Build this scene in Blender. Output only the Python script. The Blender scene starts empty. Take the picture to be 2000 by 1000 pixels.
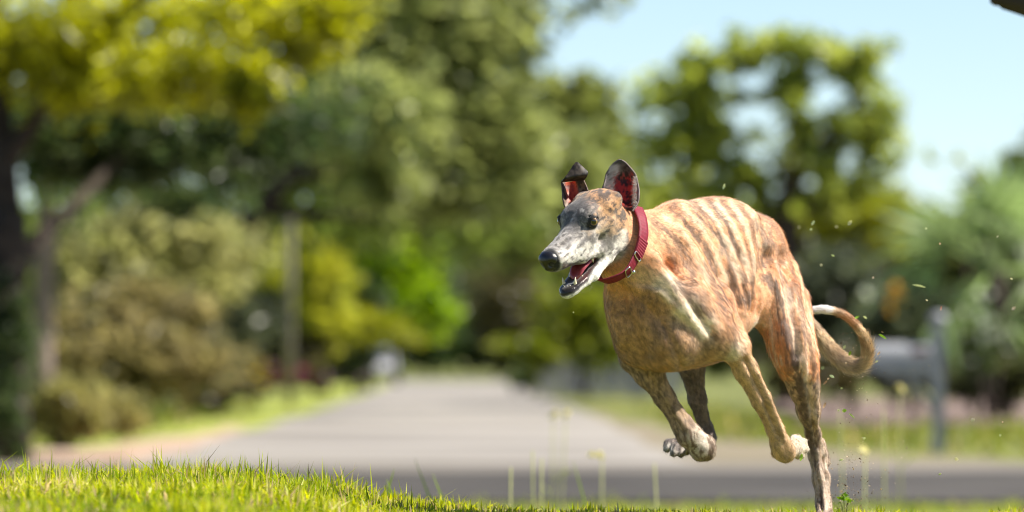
import bpy, math, random
import numpy as np
from mathutils import Vector

random.seed(7)
RNG = np.random.default_rng(11)
SC = bpy.context.scene
COL = SC.collection

# ------------------------------------------------------------------ camera
CAM_Z, LENS = 0.346, 230.0
FPX, HOR = 2000.0 * LENS / 36.0, 705.0
cam_data = bpy.data.cameras.new('camera')
cam = bpy.data.objects.new('camera', cam_data)
COL.objects.link(cam)
cam.location = (0, 0, CAM_Z)
cam.rotation_euler = (math.radians(90), 0, 0)
cam_data.sensor_width = 36
cam_data.lens = LENS
cam_data.shift_y = (HOR - 500) / 2000.0
cam_data.clip_start = 0.5
cam_data.clip_end = 4000
cam_data.dof.use_dof = True
cam_data.dof.focus_distance = 14.68
cam_data.dof.aperture_fstop = 4.3
SC.camera = cam

# ------------------------------------------------------------------ light
SUN = Vector((0.67, -0.03, 0.74)).normalized()
world = bpy.data.worlds.new('World')
SC.world = world
world.use_nodes = True
wn = world.node_tree
bg = wn.nodes['Background']
sky = wn.nodes.new('ShaderNodeTexSky')
sky.sky_type = 'NISHITA'
sky.sun_disc = False
sky.sun_elevation = math.asin(SUN.z)
sky.sun_rotation = math.atan2(SUN.x, SUN.y)
sky.air_density = 0.65
sky.dust_density = 0.0
sky.ozone_density = 1.5
wn.links.new(sky.outputs[0], bg.inputs[0])
bg.inputs[1].default_value = 0.068
sd = bpy.data.lights.new('sun', 'SUN')
sd.energy = 5.0
sd.angle = math.radians(0.55)
sd.color = (1.0, 0.93, 0.82)
so = bpy.data.objects.new('sun', sd)
COL.objects.link(so)
so.rotation_euler = SUN.to_track_quat('Z', 'Y').to_euler()
so.location = (20, -5, 30)
SC.view_settings.view_transform = 'Standard'
SC.view_settings.look = 'None'
SC.view_settings.exposure = 1.2
SC.view_settings.gamma = 1.0
SC.view_settings.use_curve_mapping = False
SC.cycles.filter_width = 1.0


# ------------------------------------------------------------------ helpers
def P(u, v, d=0.0):
    """point seen at pixel (u, v) of the photograph, d metres beyond the 15 m plane"""
    y = 15.0 + d
    return np.array([(u - 1000.0) / FPX * y, y, CAM_Z + (HOR - v) / FPX * y])


def PY(u, v, y):
    return P(u, v, y - 15.0)


def unit(a):
    a = np.asarray(a, float)
    return a / (np.linalg.norm(a) + 1e-12)


def tag(o, label=None, cat=None, group=None, kind=None):
    if label: o['label'] = label
    if cat: o['category'] = cat
    if group: o['group'] = group
    if kind: o['kind'] = kind
    return o


def empty(name, loc, label, cat, group=None):
    o = bpy.data.objects.new(name, None)
    o.location = loc
    o.empty_display_size = 0.1
    COL.objects.link(o)
    return tag(o, label, cat, group)


def mesh_obj(name, V, Fc, mat, parent=None, smooth=True, col=None, tint_name='tint'):
    """V (n,3) world coordinates, Fc (m,3|4) or list of such arrays; col (n,3) vertex colours"""
    V = np.asarray(V, np.float32)
    me = bpy.data.meshes.new(name)
    if not isinstance(Fc, (list, tuple)) or (len(Fc) and not hasattr(Fc[0], 'ndim')):
        Fc = [np.asarray(Fc)]
    Fc = [np.asarray(f, np.int32) for f in Fc if len(f)]
    off = np.zeros(3, np.float32)
    if parent is not None:
        off = np.array(parent_origin(parent), np.float32)
    me.vertices.add(len(V))
    me.vertices.foreach_set('co', (V - off).ravel())
    nl = sum(f.size for f in Fc)
    npoly = sum(len(f) for f in Fc)
    me.loops.add(nl)
    me.loops.foreach_set('vertex_index', np.concatenate([f.ravel() for f in Fc]))
    me.polygons.add(npoly)
    tot = np.concatenate([np.full(len(f), f.shape[1], np.int32) for f in Fc])
    st = np.concatenate([[0], np.cumsum(tot)[:-1]]).astype(np.int32)
    me.polygons.foreach_set('loop_start', st)
    me.polygons.foreach_set('loop_total', tot)
    me.polygons.foreach_set('use_smooth', np.full(npoly, smooth, bool))
    me.update(calc_edges=True)
    if col is not None:
        a = me.color_attributes.new(tint_name, 'FLOAT_COLOR', 'POINT')
        c4 = np.ones((len(V), 4), np.float32)
        c4[:, :3] = col
        a.data.foreach_set('color', c4.ravel())
    if mat is not None:
        for m in (mat if isinstance(mat, (list, tuple)) else [mat]):
            me.materials.append(m)
    o = bpy.data.objects.new(name, me)
    COL.objects.link(o)
    if parent is not None:
        o.parent = parent
    return o


def parent_origin(p):
    loc = np.zeros(3)
    while p is not None:
        loc = loc + np.array(p.location)
        p = p.parent
    return loc


def merge(parts):
    V, F4, F3, C, n = [], [], [], [], 0
    for p in parts:
        v, f = np.asarray(p[0], float), np.asarray(p[1], int)
        V.append(v)
        (F4 if f.shape[1] == 4 else F3).append(f + n)
        if len(p) > 2:
            C.append(np.broadcast_to(np.asarray(p[2], float), (len(v), 3)))
        n += len(v)
    fs = []
    if F4: fs.append(np.concatenate(F4))
    if F3: fs.append(np.concatenate(F3))
    return np.concatenate(V), fs, (np.concatenate(C) if C else None)


def tube(pts, rad, n=10, cap=True, wob=0.0, seed=0):
    pts = np.asarray(pts, float)
    rad = np.broadcast_to(np.asarray(rad, float), (len(pts),))
    r = np.random.default_rng(seed)
    V = []
    ref = np.array([0.31, 0.93, 0.17])
    for i in range(len(pts)):
        t = unit(pts[min(i + 1, len(pts) - 1)] - pts[max(i - 1, 0)])
        a = unit(np.cross(t, ref)); b = np.cross(t, a)
        ang = np.arange(n) * 2 * np.pi / n
        rr = rad[i] * (1 + wob * r.standard_normal(n))
        V.append(pts[i] + rr[:, None] * (np.cos(ang)[:, None] * a + np.sin(ang)[:, None] * b))
    V = np.concatenate(V)
    Fq = []
    for i in range(len(pts) - 1):
        for j in range(n):
            k = (j + 1) % n
            Fq.append((i * n + j, i * n + k, (i + 1) * n + k, (i + 1) * n + j))
    if cap:
        V = np.concatenate([V, pts[:1], pts[-1:]])
        m = len(V)
        for j in range(n):
            k = (j + 1) % n
            Fq.append((k, j, m - 2, m - 2))
            Fq.append(((len(pts) - 1) * n + j, (len(pts) - 1) * n + k, m - 1, m - 1))
        Fq4 = [f for f in Fq if f[2] != f[3]]
        return V, np.array(Fq4 + []), np.array([f[:3] for f in Fq if f[2] == f[3]])
    return V, np.array(Fq), np.zeros((0, 3), int)


def tubes_obj(name, specs, mat, parent=None, n=10, wob=0.0):
    V, F4, F3, c = [], [], [], 0
    for i, (pts, rad) in enumerate(specs):
        v, a, b = tube(pts, rad, n, True, wob, i)
        V.append(v); F4.append(a + c); F3.append(b + c); c += len(v)
    return mesh_obj(name, np.concatenate(V), [np.concatenate(F4), np.concatenate(F3)], mat, parent)


def spline(pts, m=8):
    """Catmull-Rom through rows of pts (any width)"""
    p = np.asarray(pts, float)
    p = np.vstack([2 * p[0] - p[1], p, 2 * p[-1] - p[-2]])
    out = []
    for i in range(1, len(p) - 2):
        for t in np.linspace(0, 1, m, endpoint=False):
            a, b, c, d = p[i - 1:i + 3]
            out.append(0.5 * (2 * b + (c - a) * t + (2 * a - 5 * b + 4 * c - d) * t * t + (3 * b - a - 3 * c + d) * t ** 3))
    out.append(p[-2])
    return np.array(out)


def box(c, sx, sy, sz, rz=0.0):
    x = np.array([[i, j, k] for i in (-1, 1) for j in (-1, 1) for k in (-1, 1)], float) * np.array([sx, sy, sz]) / 2
    cs, sn = math.cos(rz), math.sin(rz)
    x = np.stack([x[:, 0] * cs - x[:, 1] * sn, x[:, 0] * sn + x[:, 1] * cs, x[:, 2]], 1) + np.asarray(c)
    f = np.array([[0, 1, 3, 2], [4, 6, 7, 5], [0, 4, 5, 1], [2, 3, 7, 6], [0, 2, 6, 4], [1, 5, 7, 3]])
    return x, f


def sphere(c, r, seg=16, rings=10):
    r = np.broadcast_to(np.asarray(r, float), (3,))
    V = [(0, 0, 1)]
    for i in range(1, rings):
        a = math.pi * i / rings
        for j in range(seg):
            b = 2 * math.pi * j / seg
            V.append((math.sin(a) * math.cos(b), math.sin(a) * math.sin(b), math.cos(a)))
    V.append((0, 0, -1))
    F4, F3 = [], []
    for j in range(seg):
        k = (j + 1) % seg
        F3.append((0, 1 + j, 1 + k))
        for i in range(rings - 2):
            F4.append((1 + i * seg + j, 1 + (i + 1) * seg + j, 1 + (i + 1) * seg + k, 1 + i * seg + k))
        F3.append((len(V) - 1, 1 + (rings - 2) * seg + k, 1 + (rings - 2) * seg + j))
    return np.array(V) * r + np.asarray(c), [np.array(F4), np.array(F3)]


_PERM = np.random.default_rng(3).random(4096).astype(np.float32)


def vnoise(p, scale=1.0, seed=0):
    """smooth value noise in 0..1 at the rows of p"""
    p = np.asarray(p, np.float64) * scale + seed * 17.31
    i = np.floor(p).astype(np.int64)
    f = p - i
    f = f * f * (3 - 2 * f)
    def h(a, b, c):
        return _PERM[((a * 73856093) ^ (b * 19349663) ^ (c * 83492791)) & 4095]
    r = 0
    for dx in (0, 1):
        for dy in (0, 1):
            for dz in (0, 1):
                w = (f[:, 0] if dx else 1 - f[:, 0]) * (f[:, 1] if dy else 1 - f[:, 1]) * (f[:, 2] if dz else 1 - f[:, 2])
                r = r + w * h(i[:, 0] + dx, i[:, 1] + dy, i[:, 2] + dz)
    return r


def fbm(p, scale, oct=3, seed=0):
    r, a, s = 0, 0.5, 0
    for o in range(oct):
        r = r + a * vnoise(p, scale * 2 ** o, seed + o); s += a; a *= 0.5
    return r / s


def sstep(a, b, x):
    t = np.clip((x - a) / (b - a), 0, 1)
    return t * t * (3 - 2 * t)


# ------------------------------------------------------------------ materials
def new_mat(name):
    m = bpy.data.materials.new(name)
    m.use_nodes = True
    return m, m.node_tree, m.node_tree.nodes['Principled BSDF']


def noise_mat(name, c1, c2, scale=5.0, rough=0.8, bump=0.3, bscale=None, detail=6.0, spec=0.3, dist=0.01, coat=0.0, metal=0.0):
    m, t, b = new_mat(name)
    tc = t.nodes.new('ShaderNodeTexCoord')
    n = t.nodes.new('ShaderNodeTexNoise')
    n.inputs['Scale'].default_value = scale
    n.inputs['Detail'].default_value = detail
    r = t.nodes.new('ShaderNodeValToRGB')
    r.color_ramp.elements[0].position, r.color_ramp.elements[1].position = 0.3, 0.7
    r.color_ramp.elements[0].color = (*c1, 1)
    r.color_ramp.elements[1].color = (*c2, 1)
    t.links.new(tc.outputs['Object'], n.inputs['Vector'])
    t.links.new(n.outputs['Fac'], r.inputs[0])
    t.links.new(r.outputs[0], b.inputs['Base Color'])
    b.inputs['Roughness'].default_value = rough
    b.inputs['Specular IOR Level'].default_value = spec
    b.inputs['Coat Weight'].default_value = coat
    b.inputs['Metallic'].default_value = metal
    if bump:
        n2 = t.nodes.new('ShaderNodeTexNoise')
        n2.inputs['Scale'].default_value = bscale or scale * 6
        n2.inputs['Detail'].default_value = 8
        bp = t.nodes.new('ShaderNodeBump')
        bp.inputs['Strength'].default_value = bump
        bp.inputs['Distance'].default_value = dist
        t.links.new(tc.outputs['Object'], n2.inputs['Vector'])
        t.links.new(n2.outputs['Fac'], bp.inputs['Height'])
        t.links.new(bp.outputs[0], b.inputs['Normal'])
    return m


def leaf_mat(name, trans=0.45, rough=0.5, spec=0.25):
    """leaf colour comes from the per-leaf tint; light passes through"""
    m, t, b = new_mat(name)
    a = t.nodes.new('ShaderNodeAttribute')
    a.attribute_name = 'tint'
    t.links.new(a.outputs['Color'], b.inputs['Base Color'])
    b.inputs['Roughness'].default_value = rough
    b.inputs['Specular IOR Level'].default_value = spec
    tr = t.nodes.new('ShaderNodeBsdfTranslucent')
    hs = t.nodes.new('ShaderNodeHueSaturation')
    hs.inputs['Saturation'].default_value = 1.1
    hs.inputs['Value'].default_value = 1.25
    t.links.new(a.outputs['Color'], hs.inputs['Color'])
    t.links.new(hs.outputs[0], tr.inputs['Color'])
    mx = t.nodes.new('ShaderNodeMixShader')
    mx.inputs[0].default_value = trans
    out = t.nodes['Material Output']
    t.links.new(b.outputs[0], mx.inputs[1])
    t.links.new(tr.outputs[0], mx.inputs[2])
    t.links.new(mx.outputs[0], out.inputs['Surface'])
    return m


M_LEAF = leaf_mat('leaf', 0.6, 0.38, 0.5)
M_BLADE = leaf_mat('grass_blade', 0.5, 0.45, 0.3)
M_BARK = noise_mat('bark', (0.022, 0.016, 0.012), (0.06, 0.045, 0.034), 6, 0.9, 0.8, 20, dist=0.03)
M_BARK_PALE = noise_mat('pale_bark', (0.13, 0.10, 0.085), (0.27, 0.21, 0.18), 5, 0.9, 0.8, 18, dist=0.03)


# ================================================================== ground
ROADZ = -0.604


def ground_z(x, y):
    """the lawn we lie on, its mound on the left, the bank behind it and the flat land beyond"""
    x, y = np.asarray(x, float), np.asarray(y, float)
    n = vnoise(np.stack([x, y, 0 * x], 1), 1.7, 3) - 0.5
    n2 = vnoise(np.stack([x, y, 0 * x], 1), 6.0, 4) - 0.5
    left = 0.056 * sstep(-0.22, -0.62, x) + 0.014 * sstep(-0.05, -0.40, x)
    near = left + 0.010 * n + 0.006 * n2 - 0.018 - 0.006 * sstep(-0.3, 0.1, x)
    near = near - 0.03 * np.clip(12.0 - y, 0, 9) * 0.6
    far = np.full_like(x, ROADZ - 0.030) + 0.10 * sstep(60, 80, y) * sstep(4, 12, np.abs(x + 1.5)) + 0.02 * sstep(300, 420, y) * 20
    t = sstep(15.35, 22.0, y + 0.15 * n)
    t2 = np.clip((y - 15.35) / 4.0, 0, 1)
    return near * (1 - t) + far * t - 0.05 * t2 * (1 - t)


def grid(xs, ys):
    X, Y = np.meshgrid(xs, ys)
    n, m = len(xs), len(ys)
    i = np.arange(n * m).reshape(m, n)
    Q = np.stack([i[:-1, :-1], i[:-1, 1:], i[1:, 1:], i[1:, :-1]], -1).reshape(-1, 4)
    return X.ravel(), Y.ravel(), Q


xs = np.concatenate([-np.geomspace(900, 2.2, 34), np.arange(-2.0, 2.01, 0.06), np.geomspace(2.2, 900, 34)])
ys = np.concatenate([np.arange(-6, 9, 1.0), np.arange(9, 20, 0.07), np.arange(20, 60, 1.0), np.geomspace(60, 2600, 60)])
X, Y, Q = grid(xs, ys)
m, t, b = new_mat('lawn_ground')
tc = t.nodes.new('ShaderNodeTexCoord')
n1_ = t.nodes.new('ShaderNodeTexNoise'); n1_.inputs['Scale'].default_value = 0.35; n1_.inputs['Detail'].default_value = 8
n2_ = t.nodes.new('ShaderNodeTexNoise'); n2_.inputs['Scale'].default_value = 9; n2_.inputs['Detail'].default_value = 6
r1_ = t.nodes.new('ShaderNodeValToRGB')
r1_.color_ramp.elements[0].position, r1_.color_ramp.elements[1].position = 0.36, 0.66
r1_.color_ramp.elements[0].color = (0.15, 0.16, 0.035, 1)
r1_.color_ramp.elements[1].color = (0.26, 0.30, 0.05, 1)
mm = t.nodes.new('ShaderNodeMix'); mm.data_type = 'RGBA'; mm.blend_type = 'MULTIPLY'; mm.inputs[0].default_value = 0.7
t.links.new(tc.outputs['Object'], n1_.inputs['Vector']); t.links.new(tc.outputs['Object'], n2_.inputs['Vector'])
t.links.new(n1_.outputs['Fac'], r1_.inputs[0]); t.links.new(r1_.outputs[0], mm.inputs['A']); t.links.new(n2_.outputs['Color'], mm.inputs['B'])
t.links.new(mm.outputs['Result'], b.inputs['Base Color'])
b.inputs['Roughness'].default_value = 0.95
bp = t.nodes.new('ShaderNodeBump'); bp.inputs['Strength'].default_value = 0.6; bp.inputs['Distance'].default_value = 0.03
t.links.new(n2_.outputs['Fac'], bp.inputs['Height']); t.links.new(bp.outputs[0], b.inputs['Normal'])
g = mesh_obj('ground', np.stack([X, Y, ground_z(X, Y)], 1), Q, m)
tag(g, kind='structure')


def sheet(name, pts, z, mat, thick=0.03):
    """a flat strip of ground from (y, x left, x right) rows, with a real edge"""
    pts = np.array(spline(pts, 6))
    V, Q = [], []
    K = 7
    if abs(pts[0][1]) < 50:         # ragged edges, except on the long cross streets
        jj = np.random.default_rng(len(name) + len(pts))
        amp = 0.16 if name == 'street' else 0.5
        pts[:, 1] += amp * (jj.random(len(pts)) - 0.5); pts[:, 2] += amp * (jj.random(len(pts)) - 0.5)
    for y, a, c in pts:
        for j in range(K):
            V.append((a + (c - a) * j / (K - 1), y, z))
    n = len(V)
    V += [(x, y, z_ - thick) for x, y, z_ in V]
    for i in range(len(pts) - 1):
        for j in range(K - 1):
            Q.append((i * K + j, i * K + j + 1, (i + 1) * K + j + 1, (i + 1) * K + j))
        for j in (0, K - 1):
            p, q = i * K + j, (i + 1) * K + j
            Q.append((p, q, q + n, p + n))
    for i in (0, len(pts) - 1):
        for j in range(K - 1):
            p, q = i * K + j, i * K + j + 1
            Q.append((p, q, q + n, p + n))
    return tag(mesh_obj(name, np.array(V), np.array(Q), mat, None, False), kind='structure')


M_CONC = noise_mat('pale_road', (0.15, 0.137, 0.122), (0.34, 0.315, 0.283), 0.22, 0.85, 0.3, 30, dist=0.01)  # broad tone patches partly stand in for dappled tree shade
M_ASPH = noise_mat('asphalt', (0.034, 0.030, 0.026), (0.074, 0.067, 0.059), 0.6, 0.85, 0.5, 60, dist=0.01)
M_SAND = noise_mat('sandy_soil', (0.30, 0.205, 0.145), (0.43, 0.32, 0.24), 1.3, 0.95, 0.6, 20, dist=0.03)
M_MULCH = noise_mat('mulch', (0.14, 0.095, 0.08), (0.25, 0.19, 0.165), 2.5, 0.95, 0.8, 14, dist=0.05)
M_GRASSFAR = noise_mat('verge_grass', (0.16, 0.20, 0.035), (0.33, 0.36, 0.06), 0.9, 0.95, 0.6, 12, dist=0.05)
M_DRY = noise_mat('dry_verge', (0.15, 0.13, 0.085), (0.25, 0.21, 0.145), 0.7, 0.95, 0.6, 12, dist=0.05)
ZR = ROADZ
sheet('verge', [(62, -14, -2.4), (75, -14, -3.2), (120, -16, -3.2), (200, -22, -4), (340, -30, -5)], ZR - 0.018, M_GRASSFAR, 0.02)
M_LAWNR = noise_mat('shaded_garden_lawn', (0.07, 0.085, 0.022), (0.20, 0.21, 0.045), 0.7, 0.95, 0.6, 12, dist=0.05)  # verge grass in darker tones, painting in the shade on the right
sheet('verge', [(60, 1.4, 14), (75, 1.2, 18), (120, 1, 22), (200, .8, 28), (340, .3, 36)], ZR - 0.018, M_LAWNR, 0.02)
sheet('dirt_shoulder', [(57.5, -7.2, -2), (62, -5.8, -2), (68, -4.9, -3), (82, -4.3, -3.5), (96, -4.0, -3.8)], ZR - 0.012, M_SAND, 0.02)
sheet('dirt_shoulder', [(57.5, 1.0, 6.4), (66, 1.0, 4.2), (80, 1.2, 2.7), (100, 1.2, 2.0), (130, 1.0, 1.5)], ZR - 0.012, M_DRY, 0.02)
sheet('street', [(57.6, -4.0, 2.2), (64, -3.6, 1.7), (75, -3.55, 1.6), (100, -3.7, 1.5), (150, -4.0, 1.15), (220, -4.5, 0.55), (345, -5.9, -0.05)], ZR - 0.004, M_CONC, 0.03)
sheet('cross_street', [(44.5, -60, 60), (51, -60, 60), (58.2, -60, 60)], ZR, M_ASPH, 0.03)
M_EDGE = noise_mat('worn_road_edge', (0.11, 0.098, 0.085), (0.20, 0.18, 0.155), 0.5, 0.9, 0.5, 40, dist=0.01)
sheet('road_edge', [(56.2, -60, 60), (57.6, -60, 60), (60.4, -60, 60)], ZR + 0.004, M_EDGE, 0.03)
sheet('cross_street', [(345, -120, 120), (350, -120, 120), (356, -120, 120)], ZR, M_CONC, 0.03)
sheet('mulch_bed', [(92, 4.4, 14), (110, 4.6, 14), (150, 6, 16)], ZR + 0.09, M_MULCH, 0.06)
sheet('mulch_bed', [(63, -7.0, -3.6), (66, -7.2, -4.0), (69, -7.2, -4.6)], ZR + 0.02, M_SAND, 0.05)

# ================================================================== vegetation
def leaves(blobs, size, cols, seed, flat=0.5, clump=20, cspread=0.26, jitter=0.25):
    """leaf quads in clumps through ellipsoid blobs: (centre, radii, count)"""
    r = np.random.default_rng(seed)
    Vs, Cs = [], []
    big = size >= 0.053
    if big:
        size, jitter = size * 1.45, 0.6
        blobs = [(c, q, max(12, int(n * 0.62))) for c, q, n in blobs]
    parts = []
    for c, rad, n in blobs:         # break every mass into ragged boughs
        if n < 150:
            parts.append((c, rad, n)); continue
        k = 9
        for _ in range(k):
            d = r.standard_normal(3); d /= np.linalg.norm(d)
            s = r.uniform(0.42, 0.68)
            parts.append((np.asarray(c) + d * np.asarray(rad) * (1.02 - s) * r.random() ** 0.35, np.asarray(rad) * s * np.array([1.25, 1.25, 0.85]), int(1.9 * n / k * r.uniform(.7, 1.3))))
    for c, rad, n in parts:
        c, rad = np.asarray(c, float), np.asarray(rad, float)
        nc = max(3, n // (9 if big else clump))
        d = r.standard_normal((nc, 3)); d /= np.linalg.norm(d, axis=1)[:, None]
        cc = c + r.standard_normal((nc, 3)) * rad * 0.62
        ctone = r.random(nc)
        k = r.integers(0, nc, n)
        p = cc[k] + r.standard_normal((n, 3)) * rad.mean() * cspread
        nrm = r.standard_normal((n, 3)); nrm[:, 2] = np.abs(nrm[:, 2]) + flat
        nrm /= np.linalg.norm(nrm, axis=1)[:, None]
        a = np.cross(nrm, r.standard_normal((n, 3))); a /= np.linalg.norm(a, axis=1)[:, None]
        b = np.cross(nrm, a)
        s = size * (0.6 + 0.8 * r.random(n))[:, None]
        q = np.stack([p - a * s, p + b * s * 0.42 - a * 0.1 * s, p + a * s, p - b * s * 0.42 - a * 0.1 * s], 1)
        q[:, 1] += nrm * s * 0.15; q[:, 3] += nrm * s * 0.15
        Vs.append(q.reshape(-1, 3))
        tmix = (np.clip(0.6 * ctone[k] + 0.4 * r.random(n), 0, 1) ** 1.25)[:, None]
        cl = np.asarray(cols[0]) * (1 - tmix) + np.asarray(cols[1]) * tmix
        cl = cl * (1 - jitter / 2 + jitter * r.random(n))[:, None]
        Cs.append(np.repeat(cl, 4, 0))
    V = np.concatenate(Vs)
    return V, np.arange(len(V)).reshape(-1, 4), np.concatenate(Cs)


def blob(u, v, y, ru, rv, n, dy=None):
    """blob centred at a pixel and distance; radii in pixels there"""
    k = y / FPX
    return (PY(u, v, y), (ru * k, dy if dy is not None else 0.5 * (ru + rv) * k, rv * k), n)


def tree(name, label, cat, base, trunks, crowns, bark, group=None):
    """base (u, y); trunks: list of (points, radii); crowns: list of (part name, blobs, leaf size, colours, seed)"""
    u, y = base
    x = (u - 1000) / FPX * y
    root = empty(name, (x, y, float(ground_z(np.array([x]), np.array([y]))[0])), label, cat, group)
    if trunks:
        tubes_obj('trunk', trunks, bark, root, 12, 0.06)
    for pn, bl, sz, cols, sd_ in crowns:
        V, Q, c = leaves(bl, sz, cols, sd_)
        mesh_obj(pn, V, Q, M_LEAF, root, False, c)
    return root


def uv(pts, y):
    return [PY(a, b, y + (c if True else 0)) for a, b, c in pts]


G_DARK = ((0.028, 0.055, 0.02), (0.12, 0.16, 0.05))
G_OLIVE = ((0.14, 0.17, 0.05), (0.48, 0.52, 0.20))
G_YEL = ((0.13, 0.14, 0.03), (0.68, 0.68, 0.018))
G_LIME = ((0.14, 0.25, 0.02), (0.38, 0.50, 0.03))
G_TAN = ((0.17, 0.19, 0.06), (0.54, 0.51, 0.23))
G_MID = ((0.10, 0.15, 0.03), (0.34, 0.42, 0.10))
G_RIGHT = ((0.20, 0.26, 0.05), (0.60, 0.64, 0.14))

# --- the big tree at the left edge with its ivy-clad trunk
yl = 62
tree('shade_tree', 'large shade tree at the left edge with golden leaves over a dark ivy-clad trunk', 'tree', (5, yl),
     [(uv([(0, 915, 0), (-2, 700, 0), (2, 560, 0), (10, 470, 0), (20, 410, 0)], yl), [0.30, 0.24, 0.21, 0.19, 0.17]),
      (uv([(18, 540, 0), (45, 500, .2), (95, 445, .6), (160, 385, 1), (230, 310, 1.5), (330, 220, 2), (430, 130, 2)], yl), [0.14, 0.11, 0.085, 0.06, 0.045, 0.03, 0.02]),
      (uv([(10, 440, 0), (5, 300, .3), (-10, 100, .5), (-20, -150, 1)], yl), [0.17, 0.14, 0.11, 0.08]),
      (uv([(5, 330, .2), (90, 200, .2), (200, 60, 0), (330, -60, -1)], yl), [0.10, 0.08, 0.06, 0.04])],
     [('crown', [blob(60, 70, yl, 200, 100, 1500), blob(270, 40, yl, 210, 100, 1500), blob(500, 20, yl - 2, 170, 80, 1200), blob(640, 40, yl - 3, 55, 70, 500),
                 blob(390, 150, yl - 1, 170, 70, 1200), blob(485, 190, yl - 2, 45, 65, 420), blob(150, 170, yl, 180, 60, 1100), blob(590, 90, yl - 2, 60, 60, 350)], 0.055, G_YEL, 21),
      ('crown', [blob(80, 240, yl + 2, 190, 70, 1500), blob(300, 265, yl + 2, 220, 70, 1700), blob(520, 250, yl + 2, 170, 60, 1000), blob(350, 170, yl + 4, 350, 100, 1500), blob(200, 335, yl + 2, 150, 40, 500), blob(430, 320, yl + 2, 150, 35, 450), blob(370, 385, yl + 6, 110, 30, 420), blob(150, 410, yl + 6, 80, 30, 200)], 0.06, G_DARK, 22),  # shaded underside of the canopy, painted as darker leaves
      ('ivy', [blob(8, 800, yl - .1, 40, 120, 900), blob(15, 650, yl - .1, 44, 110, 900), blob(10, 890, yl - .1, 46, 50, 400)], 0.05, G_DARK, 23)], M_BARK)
# --- a second, paler trunk behind it
yp = 84
tree('slender_tree', 'slender tree with a pale brown trunk standing behind the ivy-clad trunk', 'tree', (88, yp),
     [(uv([(84, 840, 0), (82, 700, 0), (86, 560, 0), (92, 470, 0), (88, 380, 0), (110, 250, 0)], yp), [0.16, 0.14, 0.13, 0.13, 0.11, 0.07])],
     [('crown', [blob(120, 250, yp, 190, 90, 1500), blob(230, 330, yp, 160, 60, 900)], 0.08, G_MID, 24)], M_BARK_PALE)

# --- olive tree in the middle, tall
ym = 112
tree('live_oak', 'tall grey-green tree in the middle with pale sunlit sprays', 'tree', (400, ym),
     [(uv([(400, 800, 0), (405, 650, 0), (440, 480, 0), (560, 350, 0), (690, 220, 0), (800, 60, 0)], ym), [0.30, 0.26, 0.22, 0.17, 0.12, 0.06]),
      (uv([(560, 350, 0), (720, 310, 0), (880, 230, 0), (980, 150, 0)], ym), [0.15, 0.12, 0.09, 0.05]),
      (uv([(500, 410, 0), (680, 420, 0), (860, 400, 0), (940, 390, 0)], ym), [0.12, 0.1, 0.07, 0.04])],
     [('crown', [blob(760, 60, ym, 150, 150, 2600), blob(900, 40, ym, 150, 160, 2600), blob(1000, 60, ym, 70, 110, 900), blob(740, 230, ym - 3, 110, 100, 1700),
                 blob(870, 230, ym, 150, 110, 2200), blob(980, 260, ym, 110, 110, 1500), blob(750, 370, ym - 2, 70, 60, 600), blob(900, 370, ym, 140, 70, 1400), blob(1090, 330, ym + 6, 100, 90, 1200), blob(610, 140, ym, 120, 130, 1500)], 0.11, G_OLIVE, 31),
      ('crown', [blob(650, 300, ym + 5, 170, 100, 1900), blob(850, 420, ym + 5, 220, 55, 1900), blob(560, 360, ym + 5, 130, 60, 900)], 0.11, G_MID, 32)], M_BARK)
tree('live_oak', 'rounded olive tree just left of the dog\'s head, against the sky', 'tree', (1120, 165),
     [(uv([(1130, 770, 0), (1125, 600, 0), (1110, 400, 0), (1105, 250, 0)], 165), [0.35, 0.3, 0.22, 0.1])],
     [('crown', [blob(1110, 215, 165, 85, 75, 1400), blob(1060, 300, 165, 100, 110, 1700), blob(1160, 300, 165, 75, 100, 1300), blob(1100, 420, 165, 140, 90, 1700), blob(1020, 450, 165, 130, 70, 1200)], 0.17, ((0.11, 0.14, 0.035), (0.34, 0.36, 0.10)), 33)], M_BARK)
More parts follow.
